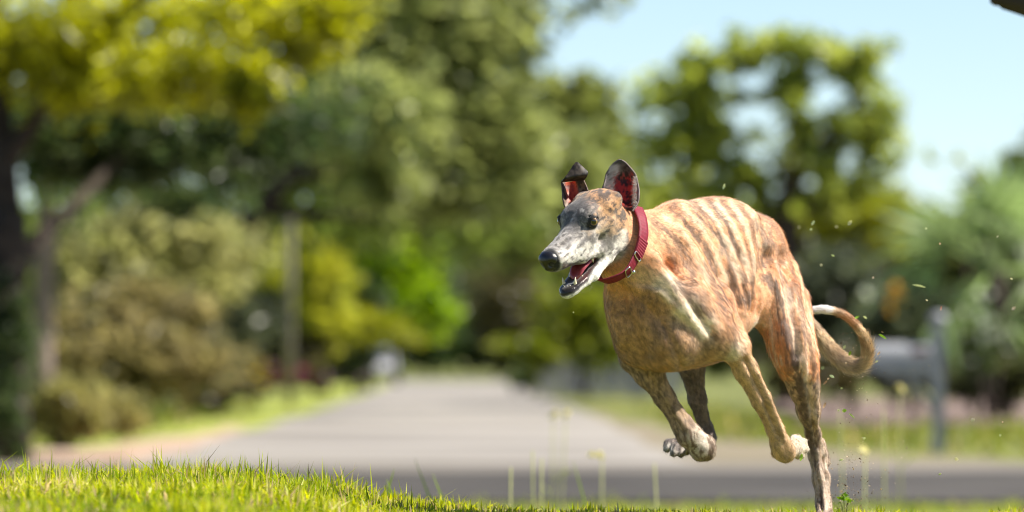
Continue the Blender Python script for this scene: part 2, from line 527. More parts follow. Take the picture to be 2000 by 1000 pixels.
# --- the airy tree on the right
yr = 135
_r = np.random.default_rng(8)
SPRAYS = [blob(1510 + 255 * math.cos(a) * q, 250 + 185 * math.sin(a) * q, yr, _r.uniform(12, 30), _r.uniform(9, 22), int(_r.uniform(25, 80)))
          for a, q in zip(_r.uniform(0, 6.283, 90), _r.uniform(0.15, 1.0, 90) ** 0.6)]
tree('airy_tree', 'airy spreading tree behind the dog with sky showing through its crown', 'tree', (1540, yr),
     [(uv([(1545, 790, 0), (1540, 600, 0), (1535, 470, 0), (1545, 380, 0), (1550, 290, 0), (1560, 180, 0)], yr), [0.40, 0.33, 0.30, 0.26, 0.2, 0.1]),
      (uv([(1537, 460, 0), (1480, 380, 0), (1400, 300, 0), (1330, 220, 0)], yr), [0.2, 0.15, 0.1, 0.05]),
      (uv([(1545, 370, 0), (1600, 290, 0), (1670, 210, 0), (1700, 140, 0)], yr), [0.18, 0.13, 0.09, 0.05]),
      (uv([(1540, 420, 0), (1620, 400, 0), (1710, 330, 0)], yr), [0.15, 0.1, 0.05])],
     [('crown', [blob(1355, 110, yr, 26, 40, 132), blob(1300, 185, yr, 55, 50, 330), blob(1385, 165, yr, 45, 60, 264), blob(1450, 120, yr, 60, 40, 308), blob(1530, 95, yr, 60, 40, 308), blob(1610, 105, yr, 65, 40, 330),
                 blob(1685, 120, yr, 45, 45, 264), blob(1550, 165, yr, 50, 50, 308), blob(1375, 255, yr, 60, 55, 385), blob(1300, 290, yr, 60, 60, 385), blob(1550, 250, yr, 40, 60, 231), blob(1690, 190, yr, 40, 40, 209),
                 blob(1735, 195, yr, 20, 30, 82), blob(1640, 255, yr, 60, 40, 286), blob(1705, 270, yr, 55, 55, 341), blob(1740, 315, yr, 40, 25, 132), blob(1600, 320, yr, 60, 50, 286), blob(1420, 330, yr, 45, 60, 231),
                 blob(1390, 400, yr, 80, 60, 495), blob(1280, 400, yr, 80, 80, 605), blob(1560, 400, yr, 60, 40, 253), blob(1650, 370, yr, 70, 50, 385), blob(1460, 270, yr, 22, 30, 80)] + SPRAYS, 0.11, G_RIGHT, 41),
      ('crown', [blob(1690, 430, yr + 3, 100, 65, 1500), blob(1600, 470, yr + 3, 110, 60, 1400), blob(1330, 480, yr + 3, 140, 70, 1500), blob(1470, 470, yr + 3, 120, 70, 1200)], 0.12, ((0.15, 0.19, 0.02), (0.46, 0.46, 0.04)), 42)], M_BARK)
# --- far wood that closes the street
def wood_blobs(u0, u1, v0, v1, y, n, step):
    r = np.random.default_rng(int(u0 + y))
    return [blob(u, r.uniform(v0, v1), y + r.uniform(-8, 8), step * 0.8, 70, n) for u in np.arange(u0, u1, step) for _ in range(2)]


for i, (u, y, top, w, cols, lab) in enumerate([
        (820, 372, 470, 60, G_DARK, 'dark evergreen at the end of the street, left of two'), (930, 380, 440, 75, G_DARK, 'dark evergreen at the end of the street, right of two'),
        (1015, 300, 500, 65, ((0.05, 0.055, 0.02), (0.12, 0.105, 0.035)), 'brownish tree at the right side of the street\'s far end'),
        (700, 390, 420, 80, G_MID, 'mid green tree far behind the bright green shrubs'),
        (790, 410, 380, 90, G_MID, 'green tree above the bright green bushes, left of the far evergreens'),
        (1090, 340, 400, 95, ((0.07, 0.085, 0.02), (0.20, 0.20, 0.05)), 'olive tree far behind the dog\'s muzzle'),
        (960, 420, 370, 90, ((0.06, 0.07, 0.02), (0.16, 0.165, 0.05)), 'tall far tree above the end of the street'),
        (1210, 300, 420, 110, G_MID, 'green tree far behind the dog\'s neck'), (1420, 310, 470, 120, G_MID, 'green tree far behind the dog\'s back'), (1650, 290, 470, 110, G_MID, 'green tree far behind the dog\'s tail')]):
    k = y / FPX
    tree('evergreen_tree' if 'evergreen' in lab.split(',')[0] and 'dark' in lab else 'far_tree', lab, 'tree', (u, y), [(uv([(u, 722, 0), (u, 640, 0), (u, top + 60, 0)], y), [0.4, 0.3, 0.15])],
         [('crown', [blob(u, (top + 715) / 2, y, w, (715 - top) / 2, 2400), blob(u - w * .5, 650, y, w * .6, 60, 800), blob(u + w * .5, 660, y, w * .6, 55, 800)], 0.34, cols, 50 + i)], M_BARK)
tag(mesh_obj('woodland', *(lambda r: (r[0], r[1]))(leaves(wood_blobs(-400, 2500, 470, 690, 520, 420, 55), 0.6, ((0.03, 0.05, 0.015), (0.10, 0.12, 0.03)), 77)), M_LEAF, None, False,
             leaves(wood_blobs(-400, 2500, 470, 690, 520, 420, 55), 0.6, ((0.03, 0.05, 0.015), (0.10, 0.12, 0.03)), 77)[2]), 'dense dark woodland closing the view beyond the street', 'woodland', None, 'stuff')

for i, (u, y, lab, w, t_, cols) in enumerate([(60, 190, 'mid green tree far behind the ivy-clad trunk', 150, 400, G_MID), (300, 200, 'olive tree rising behind the tan plumes', 170, 360, ((0.09, 0.10, 0.03), (0.20, 0.20, 0.07))),
                                        (520, 230, 'dark olive tree behind the yellow-green shrub', 150, 380, ((0.06, 0.075, 0.02), (0.16, 0.17, 0.05)))]):
    tree('background_tree', lab, 'tree', (u, y), [(uv([(u, 770, 0), (u + 6, 600, 0), (u, t_ + 60, 0)], y), [.35, .3, .12])],
         [('crown', [blob(u, 490, y, w, 90, 2000), blob(u - w * .4, 540, y, w * .7, 110, 1300), blob(u + w * .4, 560, y, w * .7, 110, 1300)], 0.2, cols, 60 + i)], M_BARK)
# --- shrubs
def shrub(name, label, u, y, vb, blobs, size, cols, seed, cat='shrub', group=None):
    root = tree(name, label, cat, (u, y), [(uv([(u, vb + 6, 0), (u - 6, vb - 40, 0), (u - 14, vb - 110, 0)], y), [0.05, 0.04, 0.015]), (uv([(u + 4, vb + 6, 0), (u + 14, vb - 50, 0), (u + 24, vb - 100, 0)], y), [0.05, 0.035, 0.015])],
                [('foliage', blobs, size, cols, seed)], M_BARK, group)
    return root


shrub('tall_shrub', 'tall tan shrub with pinkish dry plumes behind the left trunks', 270, 92, 830, [blob(250, 520, 92, 130, 90, 2200), blob(390, 520, 94, 110, 80, 1700), blob(160, 560, 92, 80, 100, 1100), blob(330, 460, 92, 120, 50, 900)], 0.10, G_TAN, 101)
shrub('tall_shrub', 'wide olive shrub below the tan plumes on the left', 250, 86, 850, [blob(200, 680, 86, 130, 90, 1900), blob(330, 700, 86, 110, 80, 1500), blob(280, 610, 87, 120, 60, 900)], 0.09, ((0.15, 0.14, 0.05), (0.36, 0.30, 0.14)), 102)
shrub('tall_shrub', 'dark grey-green bush at the middle of the left verge', 420, 108, 800, [blob(400, 640, 108, 100, 75, 1500), blob(470, 620, 110, 80, 70, 1000), blob(300, 590, 108, 70, 50, 700), blob(370, 720, 106, 120, 55, 1100)], 0.10, ((0.05, 0.065, 0.035), (0.13, 0.14, 0.075)), 103)
shrub('grassy_clump', 'pale yellow-green grassy clump at the foot of the left trunk', 110, 70, 870, [blob(120, 800, 70, 75, 60, 1200), blob(220, 810, 72, 60, 40, 500)], 0.07, ((0.22, 0.21, 0.07), (0.42, 0.38, 0.15)), 104)
shrub('tall_shrub', 'yellow-green shrub beside the pale utility pole', 620, 150, 760, [blob(625, 520, 150, 42, 90, 1000), blob(640, 620, 150, 40, 60, 600), blob(540, 560, 156, 50, 90, 500)], 0.13, ((0.24, 0.27, 0.03), (0.56, 0.54, 0.08)), 105)
shrub('round_bush', 'bright green leafy bush left of the street, the largest one', 770, 160, 735, [blob(750, 480, 160, 85, 45, 1100), blob(810, 600, 160, 70, 50, 1000), blob(720, 520, 160, 60, 50, 700), blob(780, 545, 162, 70, 60, 700)], 0.15, G_LIME, 106)
shrub('round_bush', 'dark green bush set into the bright green ones', 720, 158, 745, [blob(722, 580, 158, 30, 35, 300), blob(690, 700, 158, 40, 30, 400)], 0.14, G_DARK, 107)
shrub('round_bush', 'yellow-green low bush before the bright green bush', 690, 160, 760, [blob(710, 640, 156, 75, 35, 700), blob(770, 650, 158, 50, 30, 340), blob(620, 690, 156, 45, 40, 400)], 0.13, ((0.17, 0.20, 0.02), (0.34, 0.34, 0.04)), 108)
shrub('small_shrub', 'small golden-yellow shrub beside the parked red car', 490, 140, 795, [blob(490, 730, 140, 28, 45, 420)], 0.11, ((0.36, 0.26, 0.02), (0.55, 0.42, 0.03)), 109)
shrub('tall_shrub', 'dark bush between the small golden shrub and the verge', 440, 128, 800, [blob(430, 740, 128, 70, 40, 700), blob(560, 690, 150, 70, 40, 600)], 0.11, ((0.04, 0.035, 0.02), (0.12, 0.10, 0.045)), 110)
shrub('round_bush', 'green bush right of the street beneath the dog\'s muzzle', 1140, 150, 770, [blob(1130, 610, 150, 70, 60, 900), blob(1050, 690, 158, 55, 30, 450), blob(1180, 670, 150, 60, 50, 600)], 0.13, ((0.13, 0.17, 0.02), (0.27, 0.29, 0.04)), 111)
shrub('hedge_bush', 'brown and green hedge behind the grey picket fence', 1250, 175, 775, [blob(1180, 690, 175, 100, 55, 1000), blob(1300, 660, 175, 110, 70, 1200), blob(1440, 640, 175, 100, 80, 1200), blob(1000, 580, 240, 70, 60, 700)], 0.15, ((0.05, 0.05, 0.02), (0.14, 0.12, 0.045)), 112)
# right-hand garden
shrub('hedge_bush', 'small dark bush at the right edge of the far street', 1035, 190, 768, [blob(1030, 735, 190, 32, 26, 300), blob(1065, 725, 192, 30, 26, 250)], 0.15, G_DARK, 113)
shrub('low_shrub', 'low brown-green shrub behind the mailbox', 1780, 100, 800, [blob(1760, 720, 102, 70, 45, 700), blob(1860, 725, 102, 60, 45, 600)], 0.09, ((0.06, 0.06, 0.025), (0.17, 0.16, 0.06)), 125)
shrub('low_shrub', 'low dark shrub at the foot of the fan palm', 1930, 98, 815, [blob(1920, 745, 98, 60, 40, 600), blob(1995, 740, 98, 50, 45, 500)], 0.09, ((0.035, 0.045, 0.018), (0.11, 0.12, 0.04)), 126)
shrub('low_shrub', 'low brownish shrub behind the dog\'s hind leg', 1660, 104, 800, [blob(1640, 730, 104, 60, 45, 600), blob(1560, 720, 106, 60, 50, 500)], 0.09, ((0.07, 0.06, 0.03), (0.17, 0.15, 0.06)), 127)
shrub('garden_shrub', 'blue-green dark shrub behind the dog\'s rump', 1620, 118, 790, [blob(1620, 560, 118, 70, 80, 1100), blob(1560, 640, 118, 80, 90, 1000), blob(1690, 600, 120, 60, 70, 800)], 0.10, ((0.045, 0.06, 0.035), (0.13, 0.15, 0.085)), 120)
shrub('garden_shrub', 'dark green shrub under the palm at the right edge', 1900, 108, 800, [blob(1850, 630, 108, 90, 55, 1100), blob(1980, 640, 108, 70, 60, 900), blob(1800, 640, 112, 60, 60, 700), blob(1950, 690, 106, 80, 50, 700)], 0.10, ((0.02, 0.035, 0.015), (0.07, 0.085, 0.03)), 121)
orange = shrub('flowering_shrub', 'shrub with one orange flower head left of the mailbox', 1745, 100, 790, [blob(1740, 640, 100, 55, 60, 700), blob(1790, 600, 100, 40, 40, 300)], 0.08, ((0.09, 0.12, 0.06), (0.22, 0.25, 0.13)), 122)
V, Q_, c_ = leaves([blob(1740, 575, 99.5, 22, 16, 110)], 0.05, ((0.60, 0.33, 0.04), (0.72, 0.46, 0.12)), 123)
mesh_obj('flower', V, Q_, M_LEAF, orange, False, c_)['kind'] = 'stuff'
white = shrub('flowering_shrub', 'shrub with white blossom at the right edge below the palm', 1930, 96, 810, [blob(1930, 660, 96, 40, 70, 400)], 0.08, G_DARK, 124)
for (u, v, r_) in [(1930, 585, 13), (1922, 640, 13), (1922, 672, 11), (1690, 575, 9), (1960, 660, 7), (1900, 705, 8)]:
    V, Q_, c_ = leaves([blob(u, v, 95.6, r_, r_, 70)], 0.03, ((0.62, 0.68, 0.55), (0.78, 0.80, 0.70)), u)
    mesh_obj('flower', V, Q_, M_LEAF, white, False, c_)['kind'] = 'stuff'
tree('garden_tree', 'low spreading tree at the right edge behind the palm', 'tree', (1930, 160), [(uv([(1935, 780, 0), (1930, 600, 0), (1940, 450, 0)], 160), [0.25, 0.2, 0.1])],
     [('crown', [blob(1990, 420, 160, 90, 90, 1400), blob(1890, 470, 160, 90, 55, 1200), blob(1790, 490, 160, 80, 55, 1000), blob(2060, 380, 160, 90, 120, 1200), blob(1900, 560, 160, 160, 60, 1600), blob(1990, 330, 160, 20, 30, 90)], 0.15, ((0.05, 0.07, 0.02), (0.17, 0.19, 0.055)), 130)], M_BARK)
tree('bare_sapling', 'thin sparse sapling against the sky right of the airy tree', 'tree', (1885, 150), [(uv([(1885, 780, 0), (1888, 500, 0), (1886, 350, 0)], 150), [0.08, 0.06, 0.02])],
     [('crown', [blob(1886, 350, 150, 18, 26, 60), blob(1895, 400, 150, 26, 30, 90)], 0.1, G_OLIVE, 131)], M_BARK)
# a few sprays of a tree whose trunk stands right of the frame's top
tree('overhanging_tree', 'hanging spray of leaves at the top of the sky', 'tree', (1180, 120),
     [(uv([(1060, -160, 0), (1130, -60, 0), (1190, 10, 0)], 112), [0.08, 0.05, 0.02])],
     [('crown', [blob(1170, 25, 112, 30, 22, 70), blob(1215, 8, 112, 30, 22, 90), blob(1150, -60, 112, 60, 50, 400)], 0.09, G_OLIVE, 132)], M_BARK)


# --- the fan palm
def frond_mesh(o, d, ln, seed):
    r = np.random.default_rng(seed)
    d = unit(d); side = unit(np.cross(d, [0, 0, 1.0])); up = np.cross(side, d)
    ro = r.uniform(-1.4, 1.4)
    side, up = side * math.cos(ro) + up * math.sin(ro), up * math.cos(ro) - side * math.sin(ro)
    hub = o + d * ln * 0.55
    V, Q = [], []
    def strip(a, b, w, dip):
        n = len(V)
        mid = (a + b) / 2 + np.array([0, 0, 0.0])
        ax = unit(b - a); sd_ = unit(np.cross(ax, up + 0.3 * r.standard_normal(3)))
        w = w * 2.2
        V.extend([a - sd_ * w * .3, a + sd_ * w * .3, mid + sd_ * w, mid - sd_ * w, b + np.array([0, 0, -dip])])
        Q.extend([(n, n + 1, n + 2), (n, n + 2, n + 3), (n + 3, n + 2, n + 4)])
    strip(o, hub + d * 0.05, 0.022, 0)
    for a in np.linspace(-1.6, 1.6, 11):
        dd = unit(d * math.cos(a) + side * math.sin(a) + up * 0.18 * math.cos(2 * a))
        strip(hub, hub + dd * ln * 0.78 * (0.75 + 0.25 * math.cos(a)) * r.uniform(0.9, 1.05), 0.028, ln * 0.10)
    return np.array(V), np.array(Q)


xp = (1948 - 1000) / FPX * 101
palm = empty('fan_palm', (xp, 101, ROADZ), 'fan palm with a brown trunk at the right edge of the garden', 'palm tree')
tubes_obj('trunk', [(uv([(1966, 840, 0), (1958, 740, 0), (1952, 640, 0), (1946, 530, 0)], 101), [0.16, 0.13, 0.14, 0.13])], M_BARK, palm, 12, 0.08)
top = PY(1946, 525, 101)
rr_ = np.random.default_rng(5)
for i in range(20):
    a = i * 2.4
    el = math.radians([62, 40, 20, -5, -30][i % 5] + rr_.uniform(-8, 8))
    d = np.array([math.cos(a) * math.cos(el), math.sin(a) * math.cos(el), math.sin(el)])
    V, Q_ = frond_mesh(top, d, rr_.uniform(1.5, 1.9), i)
    cl = np.array((0.28, 0.38, 0.15)) * rr_.uniform(0.45, 1.4)
    mesh_obj('frond', V, Q_, M_LEAF, palm, False, np.tile(cl, (len(V), 1)))

# ================================================================== street furniture and cars
M_POLE = noise_mat('weathered_wood', (0.16, 0.145, 0.115), (0.26, 0.235, 0.19), 3, 0.85, 0.6, 30, dist=0.01)
M_GREY = noise_mat('grey_paint', (0.22, 0.23, 0.25), (0.30, 0.31, 0.33), 3, 0.6, 0.2, 30)
M_FENCE = noise_mat('grey_fence_wood', (0.26, 0.25, 0.28), (0.40, 0.385, 0.41), 2, 0.8, 0.4, 30)
M_GLASS = noise_mat('car_glass', (0.012, 0.014, 0.016), (0.03, 0.033, 0.036), 1, 0.06, 0.0, spec=0.7)
M_RUB = noise_mat('tyre_rubber', (0.012, 0.012, 0.012), (0.03, 0.03, 0.03), 10, 0.8, 0.2)
M_RIM = noise_mat('wheel_rim', (0.45, 0.45, 0.46), (0.6, 0.6, 0.6), 6, 0.3, 0.0, metal=0.9)
M_LAMP = noise_mat('lamp_glass', (0.6, 0.6, 0.6), (0.75, 0.75, 0.75), 6, 0.1, 0.0, spec=0.7)

yq = 140
xq = (566 - 1000) / FPX * yq
pole = empty('utility_pole', (xq, yq, ROADZ), 'pale weathered utility pole on the left verge', 'utility pole')
tubes_obj('post', [([(xq, yq, ROADZ - .1), (xq, yq, 3), (xq + .03, yq, 8.6)], [0.095, 0.09, 0.07])], M_POLE, pole, 14)
mesh_obj('crossarm', *box((xq, yq - .18, 7.9), 2.2, 0.1, 0.12), M_POLE, pole, False)
for dx in (-0.9, -0.3, 0.5, 0.95):
    mesh_obj('insulator', *sphere((xq + dx, yq - .18, 8.02), (0.05, 0.05, 0.09), 10, 8), M_RIM, pole)


def car(label, x, y, rz, paint):
    root = empty('parked_car', (x, y, ROADZ), label, 'car', 'cars parked along the left side of the street')
    def loc(V):
        V = np.asarray(V, float)
        c_, s_ = math.cos(rz), math.sin(rz)
        return np.stack([x + V[:, 0] * c_ - V[:, 1] * s_, y + V[:, 0] * s_ + V[:, 1] * c_, ROADZ + V[:, 2]], 1)
    # body: stations from the nose (y = -2.25) to the tail, half outline (x, z)
    st = [(-2.25, .70, .35, .62), (-2.12, .82, .24, .74), (-1.5, .88, .20, .86), (-0.75, .90, .20, .95), (0.4, .90, .20, .98), (1.4, .89, .22, 1.0), (2.05, .84, .26, .96), (2.25, .74, .36, .86)]
    V, Q = [], []
    prof = [(0, 0), (.82, 0), (1, .18), (1, .55), (.93, .85), (.80, 1), (0, 1)]
    prof = [(-a, b) for a, b in prof[::-1][:-1]] + prof[1:]
    prof = prof[:-1]
    K = len(prof)
    for yy, hw, z0, z1 in st:
        for a, b_ in prof:
            V.append((a * hw, yy, z0 + b_ * (z1 - z0)))
    for i in range(len(st) - 1):
        for j in range(K):
            k = (j + 1) % K
            Q.append((i * K + j, i * K + k, (i + 1) * K + k, (i + 1) * K + j))
    F = [np.array(Q)]
    tri = []
    for e, base in ((1, 0), (-1, (len(st) - 1) * K)):
        for j in range(1, K - 1):
            tri.append((base, base + j, base + j + 1))
    mesh_obj('body', loc(V), F + [np.array(tri)], paint, root)
    cab = [(-0.85, .78, .93, .93), (-0.25, .66, .93, 1.40), (0.75, .64, .93, 1.45), (1.55, .72, .93, 1.05)]
    V, Q = [], []
    for yy, hw, z0, z1 in cab:
        V += [(-hw - .06, yy, z0), (-hw, yy, z1), (hw, yy, z1), (hw + .06, yy, z0)]
    for i in range(3):
        for j in range(4):
            k = (j + 1) % 4
            Q.append((i * 4 + j, i * 4 + k, i * 4 + 4 + k, i * 4 + 4 + j))
    mesh_obj('cabin', loc(V), np.array(Q), paint, root, False)
    mesh_obj('windscreen', loc([(-.70, -.80, .985), (.70, -.80, .985), (.61, -.30, 1.37), (-.61, -.30, 1.37)]), np.array([[0, 1, 2, 3]]), M_GLASS, root, False)
    for s in (-1, 1):
        mesh_obj('side_window', loc([(s * .815, -.55, 1.0), (s * .70, -.15, 1.37), (s * .69, .70, 1.39), (s * .79, 1.25, 1.03)]), np.array([[0, 1, 2, 3]]), M_GLASS, root, False)
        mesh_obj('headlight', loc(sphere((s * .60, -2.16, .62), (.16, .06, .07), 12, 8)[0]), sphere((0, 0, 0), 1, 12, 8)[1], M_LAMP, root)
        mesh_obj('mirror', loc(box((s * .98, -.55, 1.02), .18, .09, .12)[0]), box((0, 0, 0), 1, 1, 1)[1], paint, root, False)
        for yy in (-1.4, 1.4):
            v, q, t3 = tube([(s * .74, yy, .32), (s * .93, yy, .32)], [.32, .32], 18)
            w = mesh_obj('wheel', loc(v), [q, t3], M_RUB, root)
            v, q, t3 = tube([(s * .92, yy, .32), (s * .945, yy, .32)], [.20, .19], 14)
            mesh_obj('rim', loc(v), [q, t3], M_RIM, w)
    v = box((0, -2.24, .40), 1.2, .05, .13)
    mesh_obj('grille', loc(v[0]), v[1], M_RUB, root, False)
    return root


M_RED = noise_mat('maroon_paint', (0.10, 0.012, 0.022), (0.14, 0.018, 0.03), 1, 0.3, 0, coat=0.8)
M_PURP = noise_mat('plum_paint', (0.09, 0.05, 0.07), (0.13, 0.07, 0.10), 1, 0.3, 0, coat=0.8)
M_SILV = noise_mat('silver_paint', (0.42, 0.42, 0.43), (0.5, 0.5, 0.5), 1, 0.3, 0, coat=0.8)
car('maroon parked car nearest on the left verge', (570 - 1000) / FPX * 186, 186, 0.12, M_RED)
car('plum coloured parked car between the maroon and the silver one', (668 - 1000) / FPX * 215, 215, -0.05, M_PURP)
car('silver parked car farthest along the left side of the street', (735 - 1000) / FPX * 265, 265, 0.05, M_SILV)

# picket fence right of the street
fx0, fx1, fy = (1058 - 1000) / FPX * 160, (1330 - 1000) / FPX * 160, 160.0
fence = empty('picket_fence', ((fx0 + fx1) / 2, fy, ROADZ), 'low grey picket fence right of the street behind the dog\'s chest', 'fence')
for z in (0.35, 0.85):
    mesh_obj('rail', *box(((fx0 + fx1) / 2, fy + .04, ROADZ + z), fx1 - fx0, 0.04, 0.09), M_FENCE, fence, False)
pk = None
nx = int((fx1 - fx0) / 0.135)
for i in range(nx + 1):
    x = fx0 + i * 0.135
    h = 1.05
    if pk is None:
        V = np.array([(-.052, 0, .08), (.052, 0, .08), (.052, 0, h - .08), (0, 0, h), (-.052, 0, h - .08)])
        V = np.concatenate([V, V + [0, .02, 0]]) + [0, 0, ROADZ]
        Fp = [np.array([[0, 1, 2, 4], [5, 9, 7, 6], [0, 5, 6, 1], [1, 6, 7, 2], [4, 9, 5, 0], [2, 7, 8, 3], [3, 8, 9, 4]]), np.array([[2, 3, 4], [7, 9, 8]])]
        pk = mesh_obj('picket', V + [x, fy, 0], Fp, M_FENCE, fence, False)
        px0 = x
    else:
        o = pk.copy(); COL.objects.link(o); o.parent = fence
        o.location = (x - px0, random.uniform(-.006, .006), random.uniform(-.015, .015))
for x in np.linspace(fx0, fx1, 4):
    mesh_obj('post', *box((x, fy + .11, ROADZ + .55), .1, .1, 1.15), M_FENCE, fence, False)

# mailbox
ymb = 67.0
xm = (1832 - 1000) / FPX * ymb
mb = empty('mailbox', (xm, ymb, ROADZ), 'large grey mailbox on a tall square post by the right-hand lawn', 'mailbox')
mesh_obj('post', *box((xm, ymb, ROADZ + .68), .125, .125, 1.36), M_GREY, mb, False)
mesh_obj('arm', *box((xm - .30, ymb, ROADZ + .80), .50, .10, .08), M_GREY, mb, False)
tubes_obj('brace', [([(xm - .06, ymb, ROADZ + .48), (xm - .30, ymb, ROADZ + .77)], [.035, .035])], M_GREY, mb, 6)
mesh_obj('cap', *sphere((xm, ymb, ROADZ + 1.38), (.10, .10, .07), 12, 8), M_GREY, mb)
V, Q = [], []
pf = [(-.13, 0), (.13, 0)] + [(.13 * math.cos(a), .16 + .13 * math.sin(a)) for a in np.linspace(0, math.pi, 9)]
K = len(pf)
for xx in (-.70, -.08):
    for a, z in pf:
        V.append((xm + xx, ymb + a, ROADZ + .842 + z))
for j in range(K):
    Q.append((j, (j + 1) % K, K + (j + 1) % K, K + j))
tr3 = [(0, j, j + 1) for j in range(1, K - 1)] + [(K, K + j + 1, K + j) for j in range(1, K - 1)]
bx_ = mesh_obj('letter_box', np.array(V), [np.array(Q), np.array(tr3)], M_GREY, mb, False)
V = np.array([(xm - .715, ymb + a * .96, ROADZ + .845 + z * .97) for a, z in pf]); V = np.concatenate([V, V + [.012, 0, 0]])
mesh_obj('door', V, [np.array(Q), np.array(tr3)], M_FENCE, mb, False)
mesh_obj('flag', *box((xm - .2, ymb - .142, ROADZ + 1.05), .14, .01, .07), M_RED, mb, False)

# the tree beside us on the right whose limb end reaches into the top corner
yt = 18.5
xt = (2330 - 1000) / FPX * yt
lim = empty('roadside_tree', (xt, yt + .3, float(ground_z(np.array([xt]), np.array([yt + .3]))[0])), 'tree beside the lawn whose dark broken limb pokes into the top right corner', 'tree')
zt = float(lim.location.z)
tubes_obj('trunk', [([(xt, yt + .3, zt - .1), (xt + .02, yt + .3, zt + .8), (xt - .03, yt + .28, zt + 1.7), (xt + .05, yt + .3, zt + 3.2), (xt + .02, yt + .3, zt + 4.6)], [.17, .14, .13, .11, .05])], M_BARK, lim, 14, 0.05)
tubes_obj('limb', [([PY(2325, 185, yt + .25), PY(2190, 95, yt + .1), PY(2080, 32, yt), PY(2010, 3, yt), PY(1958, -6, yt), PY(1943, 1, yt), PY(1938, 8, yt)], [.062, .055, .048, .042, .034, .020, .008])], M_BARK, lim, 14, 0.06)
tubes_obj('limb', [([(xt, yt + .3, zt + 2.4), (xt + .5, yt + .5, zt + 3.2), (xt + .9, yt + .6, zt + 4.2)], [.07, .05, .02]), ([(xt, yt + .3, zt + 3.0), (xt - .1, yt + .9, zt + 3.9), (xt - .2, yt + 1.3, zt + 4.8)], [.06, .04, .02])], M_BARK, lim, 10, 0.06)
V, Q_, c_ = leaves([((xt + .7, yt + .5, zt + 4.3), (.8, .8, .5), 900), ((xt + .1, yt + 1.2, zt + 4.7), (.8, .8, .5), 900), ((xt, yt + .3, zt + 4.8), (.7, .7, .5), 700)], 0.045, G_MID, 133)
mesh_obj('crown', V, Q_, M_LEAF, lim, False, c_)

# ================================================================== grass
def blades(n, x0, x1, y0, y1, h0, h1, w, cols, seed, dens=None, bend=0.5, zoff=0.0):
    r = np.random.default_rng(seed)
    x, y = r.uniform(x0, x1, n), r.uniform(y0, y1, n)
    if dens is not None:
        k = r.random(n) < dens(x, y)
        x, y = x[k], y[k]; n = len(x)
    z = ground_z(x, y) + zoff
    cl = vnoise(np.stack([x, y, 0 * x], 1), 5.0, 9)
    cl2 = vnoise(np.stack([x, y, 0 * x], 1), 1.6, 10)
    h = (h0 + (h1 - h0) * r.random(n) ** 1.8) * (0.35 + 1.3 * cl)
    if y1 < 16:
        h = h * (1 - 0.42 * sstep(-0.40, 0.05, x))
    a = r.uniform(0, 2 * np.pi, n)
    d = np.stack([np.cos(a), np.sin(a), 0 * a], 1)
    b_ = r.uniform(0, 2 * np.pi, n)
    s = np.stack([np.cos(b_), np.sin(b_), 0 * b_], 1)
    lean = (r.random(n) ** 1.3 * bend)[:, None]
    p0 = np.stack([x, y, z - 0.004], 1)
    up = np.array([0, 0, 1.0])
    p1 = p0 + h[:, None] * (0.5 * up + 0.22 * lean * d)
    p2 = p0 + h[:, None] * ((0.95 - 0.35 * lean) * up + 0.85 * lean * d)
    ww = (w * (0.6 + 0.8 * r.random(n)))[:, None]
    V = np.stack([p0 - s * ww * .5, p0 + s * ww * .5, p1 + s * ww * .45, p1 - s * ww * .45, p2], 1).reshape(-1, 3)
    i = np.arange(n) * 5
    Q4 = np.stack([i, i + 1, i + 2, i + 3], 1)
    Q3 = np.stack([i + 3, i + 2, i + 4], 1)
    c = np.array(cols)
    t_ = np.clip(0.25 * cl2 + 0.35 * cl + 0.5 * (r.random(n) - 0.1), 0, 0.999) * (len(c) - 1)
    k = t_.astype(int); f = (t_ - k)[:, None]
    cc = (c[k] * (1 - f) + c[k + 1] * f) * (0.75 + 0.5 * r.random(n))[:, None]
    dead = r.random(n) < 0.14
    cc[dead] = np.array([0.48, 0.36, 0.19]) * (0.5 + 0.9 * r.random(dead.sum()))[:, None]
    return V, Q4, Q3, np.repeat(cc, 5, 0)


GC = [(0.07, 0.13, 0.012), (0.20, 0.29, 0.014), (0.38, 0.43, 0.018), (0.54, 0.52, 0.04), (0.70, 0.64, 0.34)]
GS = [(0.22, 0.24, 0.04), (0.40, 0.36, 0.12), (0.52, 0.44, 0.24), (0.42, 0.33, 0.18)]
V, A, B_, c_ = blades(105000, -1.5, 1.5, 11.8, 15.75, 0.014, 0.060, 0.0056, GC, 201, None, 1.0)
tag(mesh_obj('grass', V, [A, B_], M_BLADE, None, False, c_), 'short bright green grass of the near lawn', 'grass', None, 'stuff')
V, A, B_, c_ = blades(60000, -0.6, 1.5, 14.6, 15.7, 0.012, 0.040, 0.0024, GS, 202, lambda x, y: 0.25 + 0.75 * sstep(-0.3, 0.1, x), 1.1)
tag(mesh_obj('dry_grass', V, [A, B_], M_BLADE, None, False, c_), 'dry straw-coloured tips of grass along the lawn\'s crest', 'grass', None, 'stuff')
tall = lambda x, y: 0.02 + 0.98 * np.exp(-((x + 0.50) / 0.14) ** 2) + 0.55 * np.exp(-((x + 0.85) / 0.30) ** 2)
V, A, B_, c_ = blades(4200, -1.4, 0.1, 14.2, 15.6, 0.04, 0.095, 0.0034, GC[:4], 203, tall, 0.8)
tag(mesh_obj('tall_grass', V, [A, B_], M_BLADE, None, False, c_), 'taller tufts of grass on the left of the lawn', 'grass', None, 'stuff')
V, A, B_, c_ = blades(60000, -8, 8, 9.0, 44, 0.03, 0.10, 0.010, GC[:4], 204, lambda x, y: ((y > 20) | (np.abs(x) > 1.6)) * 1.0)
tag(mesh_obj('meadow_grass', V, [A, B_], M_BLADE, None, False, c_), 'grass on the bank falling away behind the crest', 'grass', None, 'stuff')
